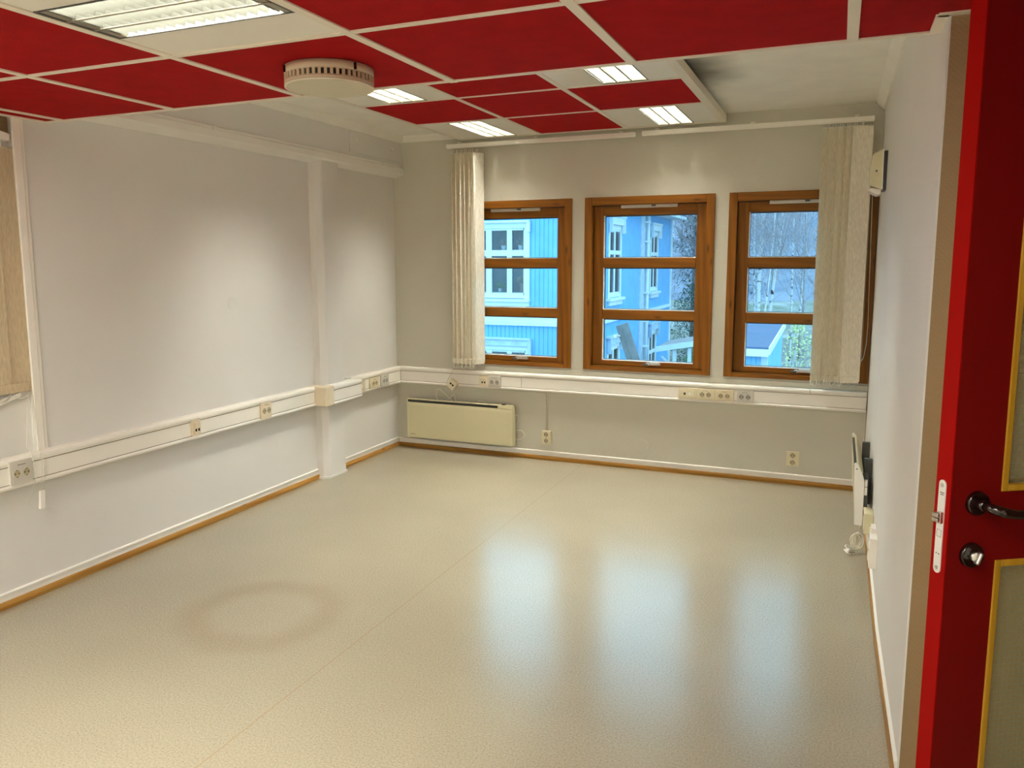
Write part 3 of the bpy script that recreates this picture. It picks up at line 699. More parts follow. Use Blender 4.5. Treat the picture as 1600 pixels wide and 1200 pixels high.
def vertical_blind(label, spots, zt, zb, material, loc, wid=.127, chain=True, group=None, hem=True, name='vertical_blind'):
    t = thing(name, label, 'blind', loc, group)
    for k, (x, y, a) in enumerate(spots):
        m_ = MB(); pleat_slat(m_, x, y, zt - .03, zb, wid, a, k * 3 + int(abs(loc[0]) * 10)); s = m_.build('slat', material, t, fix=False)
        h = MB(); u = Vector((cos(a), sin(a), 0)); c = Vector((x, y, 0))
        p0 = c - u * wid * .42; p1 = c + u * wid * .42
        h.tube([(p0.x, p0.y, zt - .03), (p1.x, p1.y, zt - .03)], .003, 6); h.tube([(x, y, zt - .03), (x, y, zt)], .0025, 6)
        h.build('hanger', M['white'], s)
        if hem:
            h = MB(); h.box(-wid * .47, wid * .47, -.0035, .0035, zb - .012, zb + .03, .0015); h.xf(Matrix.Translation((x, y, 0)) @ RZ(a)); h.build('weight', material, s)
    if chain:
        for e in (-1, 1):
            c = MB(); pts = []
            for k, (x, y, a) in enumerate(spots):
                q = Vector((x, y, zb - .012)) + Vector((cos(a), sin(a), 0)) * (wid * .45 * e)
                if pts:
                    pr = Vector(pts[-1]); n_ = 6
                    for i in range(1, n_):
                        f = i / n_; mid = pr.lerp(q, f); mid.z -= .028 * (1 - (2 * f - 1) ** 2) + random.Random(k).uniform(0, .006); pts.append(mid)
                pts.append(q)
            c.tube(pts, .0022, 5); c.build('chain', M['cord'], t)
    return t
la = [(.584 + .0178 * k + .004 * sin(k * 2.7), -.098 + .006 * sin(k * 2.1), radians(84 + 15 * (-1) ** k + 5 * sin(k * 1.7))) for k in range(11)]
la += [(.776, -.092, radians(58))]
vertical_blind('bunched cream vertical blind hanging near the corner over the panel heater', la, 2.335, .735, M['fabric'], (.68, -.1, 2.34), .115)
ra = [(3.190 + .0205 * k + .004 * sin(k * 2.9), -.096 + .006 * sin(k * 2.3), radians(43 + 8 * (-1) ** k + 3 * sin(k * 1.9))) for k in range(10)]
ra += [(3.385, -.128, radians(10))]
vertical_blind('cream vertical blind drawn over part of the window at the end wall corner', ra, 2.352, .742, M['fabric'], (3.3, -.1, 2.35), .118)
lb = [(-.024 - .003 * (k % 2), -3.2475 - .088 * k, radians(89.5)) for k in range(5)]
vertical_blind('sandy vertical blind hanging in the white recess of the long wall', lb, 2.025, .945, M['fabricbrown'], (-.020, -3.3, 2.03), .105)
def track(x0, x1, z0, label):
    b = MB(); b.box(x0, x1, -.112, -.070, z0, z0 + .028, .002); b.box(x0 + .003, x1 - .003, -.106, -.100, z0 - .004, z0 + .002)
    o = thing('blind_track', label, 'blind track', (x0, -.09, z0 + .028))
    z0 += .006
    b.build('rail', M['white'], o)
    for k in range(3):
        x = x0 + .1 + (x1 - x0 - .2) * k / 2; MB().box(x - .012, x + .012, -.10, -.0, z0 + .028, z0 + .034).build('bracket', M['white'], o)
    return o
track(.527, 1.962, 2.350, 'long white blind track over the bunched blind near the heater corner')
track(2.012, 3.446, 2.352, 'long white blind track ending above the drawn blind')
b = thing('blind_track', 'short white blind track tilting in the recess of the long wall', 'blind track', (-.05, -3.25, 2.04))
m_ = MB(); m_.box(-.045, -.010, -3.80, -3.212, -.014, .016, .002, rot=Matrix.Rotation(radians(-12), 3, 'X'), piv=(-.03, -3.212, 0)); m_.xf(Matrix.Translation((0, 0, 2.035))); m_.build('rail', M['purewhite'], b)
# beaded chain and cord of the drawn blind
def beads(name, pts, label, parentcat, r=.0028, cordpts=None, weight=None):
    t = thing(name, label, parentcat, pts[0])
    m_ = MB(); L = [Vector(p) for p in pts]; d = 0
    for i in range(len(L) - 1):
        n = max(1, int((L[i + 1] - L[i]).length / .0085))
        for k in range(n):
            c = L[i].lerp(L[i + 1], k / n)
            bmesh.ops.create_icosphere(m_.b, subdivisions=1, radius=r, matrix=Matrix.Translation(c))
    m_.build('bead_chain', M['greypl'], t)
    if cordpts: MB().tube(cordpts, .0018, 5).build('cord', M['cord'], t)
    if weight: MB().box(*weight, .003).build('weight', M['purewhite'], t)
    return t
beads('blind_chain', [(3.440, -.088, 2.345), (3.436, -.085, 1.6), (3.438, -.085, .86), (3.446, -.085, .84), (3.450, -.085, .87), (3.447, -.086, 1.6), (3.443, -.088, 2.345)],
      'beaded control chain hanging beside the drawn blind', 'blind chain',
      cordpts=[(3.448, -.075, 2.345), (3.462, -.07, 1.75), (3.476, -.07, 1.1), (3.474, -.07, .98), (3.462, -.075, .89), (3.448, -.08, .865)], weight=(3.428, 3.444, -.095, -.08, .735, .83))
beads('blind_chain', [(-.005, -3.211, 2.03), (.004, -3.2085, 1.5), (.008, -3.2075, .92)], 'beaded control chain hanging along the white recess edge', 'blind chain', r=.0026)
# loose cords over the trunking below the recess blind
t = thing('pull_cord', 'loose white pull cords with a flat tassel hanging over the near trunking', 'pull cord', (.05, -3.26, .41))
m_ = MB()
m_.tube([(.0, -3.232, .93), (.02, -3.262, .80), (.040, -3.288, .70), (.072, -3.293, .675), (.082, -3.290, .62), (.080, -3.287, .55), (.05, -3.296, .48), (.035, -3.305, .45), (.04, -3.285, .425), (.06, -3.27, .425)], .0014, 5)
m_.tube([(.004, -3.214, .92), (.03, -3.246, .69), (.072, -3.250, .675), (.082, -3.252, .62), (.080, -3.256, .55), (.06, -3.262, .515), (.06, -3.262, .49)], .0014, 5)
m_.tube([(.004, -3.212, .92), (.034, -3.236, .69), (.072, -3.240, .672), (.082, -3.242, .62), (.079, -3.243, .55), (.066, -3.247, .52), (.064, -3.250, .49)], .0014, 5)
m_.build('cord', M['cord'], t)
MB().box(.055, .067, -3.264, -3.238, .410, .492, .002, rot=Matrix.Rotation(radians(-4), 3, 'X')).build('tassel', M['purewhite'], t)

# ------------------------------------------------------------------ cable trunking
TP = [(0, .663), (.058, .667), (.068, .662), (.070, .650), (.067, .638), (.064, .634), (.064, .556), (.067, .553), (.070, .545), (.068, .537), (.060, .532), (0, .536)]
SEAMS = (.634, .556)
def trunk_y(y0, y1, label, x=0):
    t = thing('cable_trunking', label, 'cable trunking', (x, (y0 + y1) / 2, .532))
    b = MB(); b.prism([(u + x if u else x * 0 + x, v) for u, v in TP], 'y', y0, y1); b.build('body', M['white'], t)
    b = MB()
    for z in SEAMS: b.box(x + .0635, x + .0658, y0 + .001, y1 - .001, z - .0012, z + .0012)
    b.build('seam', M['gap'], t)
    return t
trunk_y(-6.5, -1.215, 'white cable trunking along the long wall up to the pier')
trunk_y(-.76, -.0, 'short white cable trunking between the pier and the corner')
t = thing('cable_trunking', 'white cable trunking running under the three pine windows', 'cable trunking', (1.75, 0, .532))
b = MB(); b.prism([(-u, v) for u, v in TP], 'x', .0, XR(0) - .012); b.build('body', M['white'], t)
b = MB()
for z in SEAMS: b.box(.066, XR(0) - .014, -.0658, -.0635, z - .0012, z + .0012)
for x in (.072, 1.12): b.box(x - .001, x + .001, -.0655, -.0635, SEAMS[1], SEAMS[0])
b.box(3.155, 3.157, -.0705, -.058, .636, .666)
b.build('seam', M['gap'], t)
# wrap around the pier
t = thing('trunking_wrap', 'boxy white trunking piece wrapped round the pier, with a beige end', 'cable trunking', (.08, -1.0, .532))
TW = [(u + .087 if u else .06, v) for u, v in TP]
b = MB(); b.prism(TW, 'y', -1.118, -.765); b.build('body', M['purewhite'], t)
b = MB()
for z in SEAMS: b.box(.150, .1528, -1.117, -.766, z - .0012, z + .0012)
b.build('seam', M['gap'], t)
b = MB(); b.box(0, .158, -1.213, -1.119, .533, .666, .007); b.build('end_piece', M['cream2'], t)
# slit of light plastic along the wall below the sills
def board_below():
    b = MB(); b.box(.80, XR(0) - .01, -.010, .0, .667, .700, .001)
    struct(b.build('trim_5', M['wall_dimmed']), 'flat painted strip between window sills and trunking', 'trim')
board_below()

# ------------------------------------------------------------------ sockets
def mapper(wall, pos):
    """local (a along wall, d out of the wall, h up) -> world"""
    if wall == 'back': return lambda a, d, h: (pos[0] + a, pos[1] - d, pos[2] + h)
    if wall == 'left': return lambda a, d, h: (pos[0] + d, pos[1] + a, pos[2] + h)
    return lambda a, d, h: (pos[0] - d, pos[1] + a, pos[2] + h)
def mbox(mb, f, a0, a1, d0, d1, h0, h1, bev=0):
    p, q = f(a0, d0, h0), f(a1, d1, h1)
    mb.box(min(p[0], q[0]), max(p[0], q[0]), min(p[1], q[1]), max(p[1], q[1]), min(p[2], q[2]), max(p[2], q[2]), bev)
def mcyl(mb, f, a, h, d0, d1, r, seg=20, hole=0):
    p = Vector(f(a, d0, h)); q = Vector(f(a, d1, h)); mb.cyl(p, q - p, r, (q - p).length, seg, hole=hole)
def socket(wall, pos, w, h, label, plate, well, kind='double', group=None, dep=.012, r=.0195, name='wall_socket', inset=0):
    """pos: centre of the plate on its backing surface"""
    t = thing(name, label, 'wall socket' if name == 'wall_socket' else 'data outlet', pos, group); f = mapper(wall, pos)
    b = MB(); mbox(b, f, -w / 2, w / 2, 0, dep, -h / 2, h / 2, .002)
    pl = b.build('faceplate', plate, t)
    if kind in ('double', 'vertical'):
        cs = [(-r * 1.12, 0), (r * 1.12, 0)] if kind == 'double' else [(0, r * 1.15), (0, -r * 1.15)]
        b = MB(); mbox(b, f, -w * .40, w * .40, dep, dep + .0015, -h * .40, h * .36, .0006); b.build('cover', plate, pl)
        for (a, hh) in cs:
            hh -= h * .04 if kind == 'double' else 0
            b = MB(); mcyl(b, f, a, hh, dep + .001, dep + .0045, r, 24, r * .86); o = b.build('outlet', plate, t)
            b = MB(); mcyl(b, f, a, hh, dep + .0005, dep + .0022, r * .87, 24); b.build('well', well, o)
            b = MB()
            mcyl(b, f, a - r * .42, hh, dep + .002, dep + .0028, r * .15, 8); mcyl(b, f, a + r * .42, hh, dep + .002, dep + .0028, r * .15, 8)
            mbox(b, f, a - r * .12, a + r * .12, dep + .002, dep + .0034, hh - r * .92, hh - r * .7); mbox(b, f, a - r * .12, a + r * .12, dep + .002, dep + .0034, hh + r * .7, hh + r * .92)
            b.build('pin_hole', M['black'], o)
        if kind == 'double':
            b = MB(); x = -w * .16
            for q in (.010, .006, .009, .005): mbox(b, f, x, x + q, dep + .0014, dep + .0019, h * .30, h * .335); x += q + .002
            b.build('print', M['ink'], t)
    elif kind == 'data':
        b = MB(); mbox(b, f, -w * .38, w * .38, dep, dep + .004, -h * .36, h * .30, .001); mbox(b, f, -w * .36, w * .36, dep, dep + .007, h * .02, h * .28, .001); b.build('cover', plate, pl)
        for a in (-.0105, .0105):
            b = MB(); mbox(b, f, a - .006, a + .006, dep + .0035, dep + .0048, -h * .24, -h * .08); b.build('port', M['black'], t)
    elif kind == 'single_port':
        b = MB(); mbox(b, f, -w * .38, w * .38, dep, dep + .003, -h * .32, h * .34, .001); b.build('cover', plate, pl)
        b = MB(); mbox(b, f, -.024, -.010, dep + .003, dep + .0042, -.010, .006); b.build('port', M['black'], t)
        b = MB(); mbox(b, f, .010, .024, dep + .003, dep + .0042, -.012, .006, .0008); b.build('blank_port', M['white'], t)
    return t
XT = .064
# along the long wall
socket('left', (XT, -3.347, .6045), .104, .104, 'cream double socket in the trunking by the loose pull cords', M['greypl'], M['pins'])
t = socket('left', (XT, -2.318, .6035), .058, .092, 'cream single data outlet in the middle of the long trunking', M['cream2'], M['pins'], 'data', name='data_outlet', dep=.018)
socket('left', (XT, -1.728, .598), .100, .102, 'cream double socket in the trunking close before the pier', M['cream2'], M['pins'])
socket('left', (XT, -.665, .592), .13, .082, 'yellowed blank socket unit next to the pier wrap', M['cream'], M['pins'], 'single_port', r=.018)
socket('left', (XT, -.468, .592), .13, .082, 'yellowed double socket between pier and corner, second from the pier wrap', M['cream'], M['pins'], r=.018)
socket('left', (XT, -.315, .590), .115, .090, 'greyish double socket nearest to the room corner', M['greypl'], M['greypins'], r=.018)
# under the windows
socket('back', (.811, -XT, .594), .076, .078, 'cream twin data outlet in the trunking beside a grey double socket', M['cream'], M['pins'], 'data', name='data_outlet')
socket('back', (.902, -XT, .591), .104, .088, 'grey double socket in the trunking beside the bunched blind', M['greypl'], M['greypins'])
socket('back', (2.362, -XT, .592), .123, .078, 'yellowed data outlet at one end of the row under the middle window', M['cream'], M['pins'], 'single_port', name='data_outlet')
socket('back', (2.486, -XT, .593), .123, .078, 'yellowed double socket directly beside the data outlet under the windows', M['cream'], M['pins'])
socket('back', (2.611, -XT, .592), .123, .078, 'yellowed double socket directly beside the grey socket under the windows', M['cream'], M['pins'])
socket('back', (2.747, -XT, .594), .108, .082, 'grey double socket ending the row of four under the windows', M['greypl'], M['greypins'])
# low on the walls
socket('back', (1.308, 0, .178), .070, .100, 'cream surface socket low on the wall under twin cables', M['cream'], M['pins'], 'vertical', dep=.030, r=.021)
socket('back', (3.066, 0, .177), .080, .098, 'cream surface socket low on the wall near the wall heater end', M['cream'], M['pins'], 'vertical', dep=.012, r=.021)
socket('right', (XR(-1.9) - .004, -1.88, .235), .085, .135, 'white surface socket low on the side wall, edge-on beyond the door', M['white'], M['pins'], 'vertical', dep=.030, r=.021)
socket('right', (XR(-1.72) - .004, -1.75, .265), .080, .085, 'small white socket squeezed between the junction box and the edge-on socket', M['white'], M['pins'], 'vertical', dep=.020, r=.018)
m_ = MB(); m_.tube([(1.296, -.006, .535), (1.297, -.006, .38), (1.299, -.006, .229)], .0035, 6); m_.tube([(1.306, -.006, .535), (1.309, -.006, .40), (1.309, -.006, .229)], .0035, 6)
tag(m_.build('socket_cable', M['cable']), 'pair of thin white cables dropping from trunking to a low socket', 'cable')
# dangling data box
t = thing('data_box', 'cream data box hanging askew from its cable in front of the trunking', 'data outlet', (.55, -.098, .553))
m_ = MB(); m_.box(-.036, .036, -.017, .017, -.036, .036, .004); m_.xf(Matrix.Translation((.553, -.098, .553)) @ Matrix.Rotation(radians(38), 4, 'Y')); m_.build('case', M['cream'], t)
for a in (-.011, .011):
    m_ = MB(); m_.box(a - .0075, a + .0075, -.0185, -.016, -.003, .010); m_.xf(Matrix.Translation((.553, -.098, .553)) @ Matrix.Rotation(radians(38), 4, 'Y')); m_.build('port', M['black'], t)
MB().tube([(.556, -.078, .705), (.552, -.082, .665), (.540, -.085, .635), (.515, -.085, .600), (.496, -.085, .560), (.510, -.088, .545)], .0022, 6).build('cable', M['greypl'], t)
# blank round covers
def cap(name, wall, pos, label, r=.039, m='wall_dimmed'):
    f = mapper(wall, pos); m_ = MB(); mcyl(m_, f, 0, 0, 0, .003, r, 40); mcyl(m_, f, 0, 0, .003, .005, r * .9, 40)
    tag(m_.build(name, M[m], None, pos), label, 'cover plate')
cap('cover_plate', 'left', (0, -1.90, 1.263), 'round blank cover plate painted over on the long wall', m='wall')
cap('cover_plate', 'back', (2.04, 0, .178), 'round blank cover plate low on the wall under the middle window', .043)
cap('cover_plate', 'back', (1.085, 0, .170), 'round blank cover plate half hidden at the heater end', .042)
# access hatch with two knobs on the bulkhead
t = thing('access_hatch', 'painted hatch with two knobs on the boxed band near the ceiling corner', 'hatch', (.08, -.38, 2.36))
b = MB(); b.box(.078, .084, -.735, -.02, 2.275, 2.42, .002); b.build('cover', M['wall'], t)
for y, z in ((-.68, 2.375), (-.19, 2.365)):
    b = MB(); b.cyl((.084, y, z), (1, 0, 0), .012, .010, 16); b.tube([(.094, y, z), (.108, y, z - .004), (.112, y, z - .018), (.106, y, z - .026)], .005, 8); b.build('knob', M['plaster'], t)
for y, z in ((-1.62, 2.05),):
    pass

# ------------------------------------------------------------------ panel heaters
t = thing('panel_heater', 'long cream panel heater under the window by the room corner', 'heater', (.6, -.06, .098))
x0, x1, z0, z1 = .144, 1.050, .100, .412
b = MB(); b.prism([(-.088, z0), (-.090, z1 - .05), (-.087, z1 - .026), (-.087, z1 - .024), (-.050, z1 - .024), (-.050, z0)], 'x', x0, x1); b.build('front_panel', M['heater'], t)
for xa in (x0 - .004, x1):
    b = MB(); b.prism([(-.092, z0 - .003), (-.092, z1 - .005), (-.086, z1 + .002), (-.060, z1 + .002), (-.048, z1 - .03), (-.032, z1 - .10), (-.032, z0 - .003)], 'x', xa, xa + .008); b.build('side_panel', M['heater'], t)
b = MB(); b.box(x0 + .004, x0 + .79, -.088, -.055, z1 - .024, z1 - .006); b.build('air_slot', M['black'], t)
b = MB(); b.box(x0 + .002, x1 - .001, -.086, -.056, z1 - .005, z1 + .001, .001); b.build('top_rim', M['heater'], t)
b = MB(); b.box(x0 + .79, x1 - .002, -.090, -.052, z1 - .026, z1 + .004, .002); hd = b.build('control_box', M['heater'], t)
MB().cyl((x0 + .833, -.072, z1 + .003), (0, 0, 1), .017, .006, 18).build('control_dial', M['black'], hd)
b = MB(); x = x0 + .022
for q in (.006, .006, .004, .006, .006, .004, .006): b.box(x, x + q, -.0895, -.0888, z0 + .026, z0 + .030); x += q + .0008
b.box(x, x + .008, -.0895, -.0888, z0 + .026, z0 + .0275); b.build('maker_mark', M['ink'], t)
b = MB(); b.box(x0 + .02, x1 - .04, -.048, -.012, z0 - .005, z1 - .06); b.build('back_casing', M['darksteel'], t)
for xa in (.28, .88): MB().box(xa, xa + .03, -.05, -.001, z0 + .02, z1 - .05).build('bracket', M['darksteel'], t)
m_ = MB()
m_.tube([(.40, -.035, .400), (.375, -.03, .43), (.372, -.028, .48), (.385, -.028, .497), (.41, -.03, .495), (.45, -.03, .465), (.50, -.03, .425), (.53, -.035, .395)], .0035, 6)
m_.tube([(.455, -.035, .395), (.50, -.03, .43), (.528, -.03, .462), (.535, -.03, .455), (.55, -.03, .39)], .0035, 6)
m_.tube([(.74, -.035, .395), (.745, -.03, .425), (.775, -.03, .42), (.86, -.035, .398)], .003, 6)
m_.tube([(1.03, -.03, .34), (1.075, -.02, .33), (1.08, -.02, .29), (1.06, -.02, .26)], .0028, 6)
m_.tube([(1.045, -.02, .21), (1.10, -.015, .215), (1.125, -.012, .185), (1.115, -.012, .155), (1.08, -.012, .142), (1.045, -.02, .145)], .0026, 6)
tag(m_.build('heater_cable', M['cable']), 'looped white mains cable tucked behind the long panel heater', 'cable')

# heater seen edge-on on the side wall
t = thing('panel_heater', 'cream panel heater seen edge-on on the wall beside the door', 'heater', (3.44, -1.0, .186))
ya, yb, z0, z1 = -1.350, -.60, .188, .500
xf = 3.412; xw = XR(-1) - .006
b = MB(); b.prism([(xf + .018, z0), (xf, z1 - .03), (xf + .002, z1 - .02), (xf + .03, z1 - .02), (xf + .045, z0)], 'y', ya, yb); b.build('front_panel', M['heater'], t)
for yy in (ya - .010, yb):
    b = MB(); b.prism([(xf + .014, z0 - .004), (xf + .002, z1 - .075), (xf + .002, z1 - .025), (xf - .002, z1 - .004), (xf + .006, z1 + .003), (xf + .018, z1 - .006), (xf + .040, z1 - .055), (xf + .050, z1 - .09), (xf + .050, z0 - .004)], 'y', yy, yy + .010); b.build('side_panel', M['purewhite'], t)
b = MB(); b.box(xf - .001, xf + .012, ya + .004, yb - .1, z1 - .020, z1 - .003); b.build('air_slot', M['black'], t)
b = MB(); b.prism([(xf + .010, z1 + .0), (xf + .020, z1 - .004), (xf + .043, z1 - .05), (xf + .036, z1 - .05)], 'y', ya, yb); b.build('top_rim', M['heater'], t)
MB().cyl((xf + .012, ya - .011, z1 - .028), (0, 1, 0), .0035, .002, 10).build('screw', M['darksteel'], t)
for (yy, zz0, zz1, xa) in ((ya + .20, z0 + .05, z1 - .02, xw), (yb - .14, z0 + .05, z1 - .02, xw)): MB().box(xf + .052, xa, yy, yy + .03, zz0, zz1, .002).build('bracket', M['darksteel'], t)
MB().box(xf + .052, xw - .020, ya + .02, ya + .20, z0 + .04, z1 - .09, .002).build('back_casing', M['darksteel'], t)
b = MB(); b.box(xf + .052, xf + .064, ya - .008, ya + .02, z1 - .16, z1 - .12, .002); b.box(xf + .052, xf + .064, ya - .008, ya + .02, z1 - .115, z1 - .085, .002); b.build('terminal', M['white'], t)
# junction box, cable coil and plug
XB = XR(-1.48) - .004
t = thing('junction_box', 'cream junction box on the side wall under the edge-on heater', 'junction box', (XB, -1.49, .20))
b = MB(); b.box(XB - .042, XB, -1.545, -1.435, .198, .300, .006); b.build('case', M['heater'], t)
b = MB(); b.box(XB - .044, XB - .012, -1.549, -1.431, .294, .302, .003); b.build('lid', M['heater'], t)
t = thing('heater_cable', 'coiled white mains cable with a plug lying below the edge-on heater', 'cable', (3.45, -1.25, 0))
pts = [(3.458, -1.34, .19), (3.452, -1.31, .15)]
cx, cy, cz = 3.455, -1.26, .068
for k in range(0, 61):
    a = radians(80 + k * 24); rr = .040 + .004 * sin(k * .7)
    pts.append((cx - .020 * (k / 60) + rr * .62 * cos(a), cy + .012 * sin(k * .5) + rr * .45 * cos(a), cz + rr * 1.0 * sin(a)))
pts += [(3.440, -1.23, .03), (3.42, -1.22, .022), (3.398, -1.225, .03), (3.392, -1.25, .03), (3.404, -1.27, .024)]
MB().tube(pts, .0036, 7).build('cord', M['cable'], t)
m_ = MB(); m_.cyl((0, 0, 0), (0, 0, 1), .017, .024, 18, r2=.012); m_.cyl((0, 0, .022), (0, 0, 1), .009, .014, 12, r2=.005)
m_.xf(Matrix.Translation((3.418, -1.292, .017)) @ Matrix.Rotation(radians(-35), 4, 'Z') @ Matrix.Rotation(radians(-88), 4, 'Y')); pl = m_.build('plug', M['purewhite'], t)
m_ = MB()
for a in (-.0095, .0095): m_.cyl((0, a, 0), (0, 0, -1), .0024, .019, 8)
m_.xf(Matrix.Translation((3.418, -1.292, .017)) @ Matrix.Rotation(radians(-35), 4, 'Z') @ Matrix.Rotation(radians(-88), 4, 'Y')); m_.build('plug_pin', M['darksteel'], pl)
# cable dropping from the corner
tag(MB().tube([(XR(-.02) - .012, -.012, .535), (XR(-.02) - .012, -.012, .07)], .003, 6).build('corner_cable', M['cable']), 'thin white cable running down the corner below the trunking', 'cable')

# boxy unit high on the side wall
XU = XR(-.75) - .004
t = thing('wall_unit', 'small cream boxy unit with a white spout high on the side wall', 'wall unit', (XU - .04, -.66, 1.86))
b = MB(); b.prism([(XU - .022, 2.098), (XU - .030, 2.098), (XU - .075, 2.072), (XU - .083, 2.0), (XU - .075, 1.895), (XU - .022, 1.888)], 'y', -.75, -.58); b.build('case', M['heater'], t)
b = MB(); b.prism([(XU - .026, 2.100), (XU - .021, 2.100), (XU - .017, 1.886), (XU - .022, 1.886)], 'y', -.752, -.58); b.build('back_plate', M['purewhite'], t)
b = MB(); b.box(XU - .018, XU, -.74, -.60, 1.882, 2.092); b.build('bracket', M['black'], t)
b = MB(); b.prism([(XU - .025, 1.888), (XU - .074, 1.905), (XU - .086, 1.880), (XU - .045, 1.858), (XU - .026, 1.860)], 'y', -.75, -.60); b.build('spout', M['purewhite'], t)
MB().cyl((XU - .052, -.7515, 1.985), (0, 1, 0), .006, .003, 10).build('keyhole', M['darksteel'], t)

# ------------------------------------------------------------------ red door
ANG = radians(57); Hd = Vector((sin(ANG), cos(ANG), 0)); Nd = Vector((-Hd.y, Hd.x, 0))   # along the leaf, away from the viewer
P0 = Vector((3.50695, -3.86212, 0)) + Hd * .019
DM = Matrix(((Hd.x, Nd.x, 0, P0.x), (Hd.y, Nd.y, 0, P0.y), (0, 0, 1, 0), (0, 0, 0, 1)))   # local: x along leaf, y into leaf, z up
DW, DT, DH = .80, .042, 2.045
d = scat('door_1', 'red door standing open, with wired glass panes and a black lever', 'door', (P0.x, P0.y, 0))
def dbox(mb, *a, **k): mb.box(*a, **k)
gU = (.114, .115 + .57, 1.037, 1.93); gL = (.113, .115 + .57, .20, .892)
b = MB(); wall_with_holes(b, .0015, DW, .012, DH, [gU, gL], lambda u0, u1, z0, z1: b.box(u0, u1, 0, DT, z0, z1)); b.xf(DM); b.build('leaf', M['door'], d)
b = MB(); b.box(-.001, .002, .0005, DT - .0005, .012, DH); b.xf(DM); b.build('edge_strip', M['dooredge'], d)
for (u0, u1, z0, z1) in (gU, gL):
    b = MB(); e = .014
    for (a0, a1, c0, c1) in ((u0, u0 + e, z0, z1), (u1 - e, u1, z0, z1), (u0 + e, u1 - e, z0, z0 + e), (u0 + e, u1 - e, z1 - e, z1)):
        b.box(a0, a1, -.003, .010, c0, c1, .002); b.box(a0, a1, DT - .010, DT + .003, c0, c1, .002)
    b.xf(DM); fr_ = b.build('glazing_bead', M['beadwood'], d)
    b = MB(); uv = b.b.loops.layers.uv.new('UVMap')
    f = b.quad((u0 + .002, .020, z0 + .002), (u1 - .002, .020, z0 + .002), (u1 - .002, .020, z1 - .002), (u0 + .002, .020, z1 - .002))
    for lp in f.loops: lp[uv].uv = (lp.vert.co.x / .0125, lp.vert.co.z / .0125)
    b.xf(DM); b.build('pane', M['wired'], d)
# lever and turn
b = MB(); b.cyl((.060, 0, 1.016), (0, -1, 0), .0255, .009, 32, r2=.023); b.cyl((.060, -.009, 1.016), (0, -1, 0), .012, .018, 20); b.xf(DM); rose = b.build('handle_rose', M['brownblack'], d)
b = MB(); b.tube([(.060, -.024, 1.016), (.060, -.040, 1.016), (.064, -.050, 1.015), (.078, -.054, 1.011), (.100, -.054, 1.006), (.135, -.054, 1.004), (.175, -.053, 1.008), (.192, -.047, 1.010), (.194, -.034, 1.010)], [.0095, .010, .0105, .0105, .0095, .009, .009, .0095, .009], 16); b.xf(DM); b.build('handle', M['brownblack'], d)
b = MB(); b.cyl((.055, 0, .908), (0, -1, 0), .026, .009, 32, r2=.024); b.xf(DM); b.build('turn_rose', M['brownblack'], d)
b = MB(); b.cyl((.055, -.009, .908), (0, -1, 0), .0095, .008, 20); b.box(.051, .0585, -.029, -.016, .895, .921, .003, rot=Matrix.Rotation(radians(22), 3, 'Y')); b.xf(DM); b.build('thumb_turn', M['steel'], d)
# lock face plate on the leaf edge
b = MB(); c0 = DT / 2; zz = []
poly = []
for k in range(13): a = pi * k / 12; poly.append((c0 + .0095 * cos(a), 1.052 + .0095 * sin(a)))
for k in range(13): a = pi + pi * k / 12; poly.append((c0 + .0095 * cos(a), .875 + .0095 * sin(a)))
b.prism(poly, 'x', -.0030, -.0005); b.xf(DM); lp_ = b.build('lock_plate', M['lockplate'], d)
b = MB(); b.box(-.016, .0, c0 - .008, c0 + .008, .985, .993, .001); b.box(-.016, .0, c0 - .008, c0 + .008, .975, .983, .001); b.box(-.010, .0, c0 - .009, c0 - .001, .972, .996, .001); b.xf(DM); b.build('latch', M['steel'], lp_)
b = MB()
for z in (1.050, .877): b.cyl((-.0031, c0, z), (-1, 0, 0), .0042, .0008, 12)
b.xf(DM); b.build('screw', M['steel'], lp_)
b = MB()
for y in (-.0035, .0035): b.cyl((-.0031, c0 + y, .907), (-1, 0, 0), .0016, .0006, 8)
for (y0, y1, za, zb_) in ((-.006, .006, .942, .9425), (-.006, .006, .957, .9575), (-.006, -.0055, .942, .9575), (.0055, .006, .942, .9575)): b.box(-.0036, -.0030, c0 + y0, c0 + y1, za, zb_)
for q, z in ((.007, 1.034), (.005, 1.030)): b.box(-.0036, -.0030, c0 - q, c0 + q * .7, z, z + .0018)
b.xf(DM); b.build('engraving', M['ink'], lp_)
b = MB()
for z in (.25, 1.02, 1.80): b.cyl((DW + .006, -.004, z), (0, 0, 1), .008, .09, 12)
b.xf(DM); b.build('hinge', M['steel'], d)
# frame of the doorway
b = MB(); b.box(XE - .02, XE + .21, -3.44, -3.38, 0, 2.10, .003); b.box(XE - .02, XE + .21, -4.50, -4.44, 0, 2.10, .003); b.box(XE - .02, XE + .21, -4.44, -3.44, 2.05, 2.10, .003); b.build('frame', M['door'], d)

# ------------------------------------------------------------------ outside: ground and hill
GZ = -2.95
def gz(x, y):
    base = GZ
    if y > 26: base += ((y - 26) / 100) ** 1.15 * 20.5
    return base + .25 * sin(x * .21 + y * .13) * min(1, max(0, (y - 20) / 20)) + (.9 * sin(x * .09 - y * .06 + 1.3) + .6 * sin(x * .23 + y * .11)) * min(1, max(0, (y - 40) / 40))
def terrain(name, xs, ys, material, label):
    b = MB(); g_ = [[b.b.verts.new((x, y, gz(x, y))) for x in xs] for y in ys]
    for j in range(len(ys) - 1):
        for i in range(len(xs) - 1):
            f = b.b.faces.new((g_[j][i], g_[j][i + 1], g_[j + 1][i + 1], g_[j + 1][i])); f.smooth = True
    o = b.build(name, material); struct(o, label, 'ground'); return o
terrain('ground', [-40 + 4 * k for k in range(31)], [.25 + 3.2 * k for k in range(14)], M['ground'], 'yard outside below the windows')
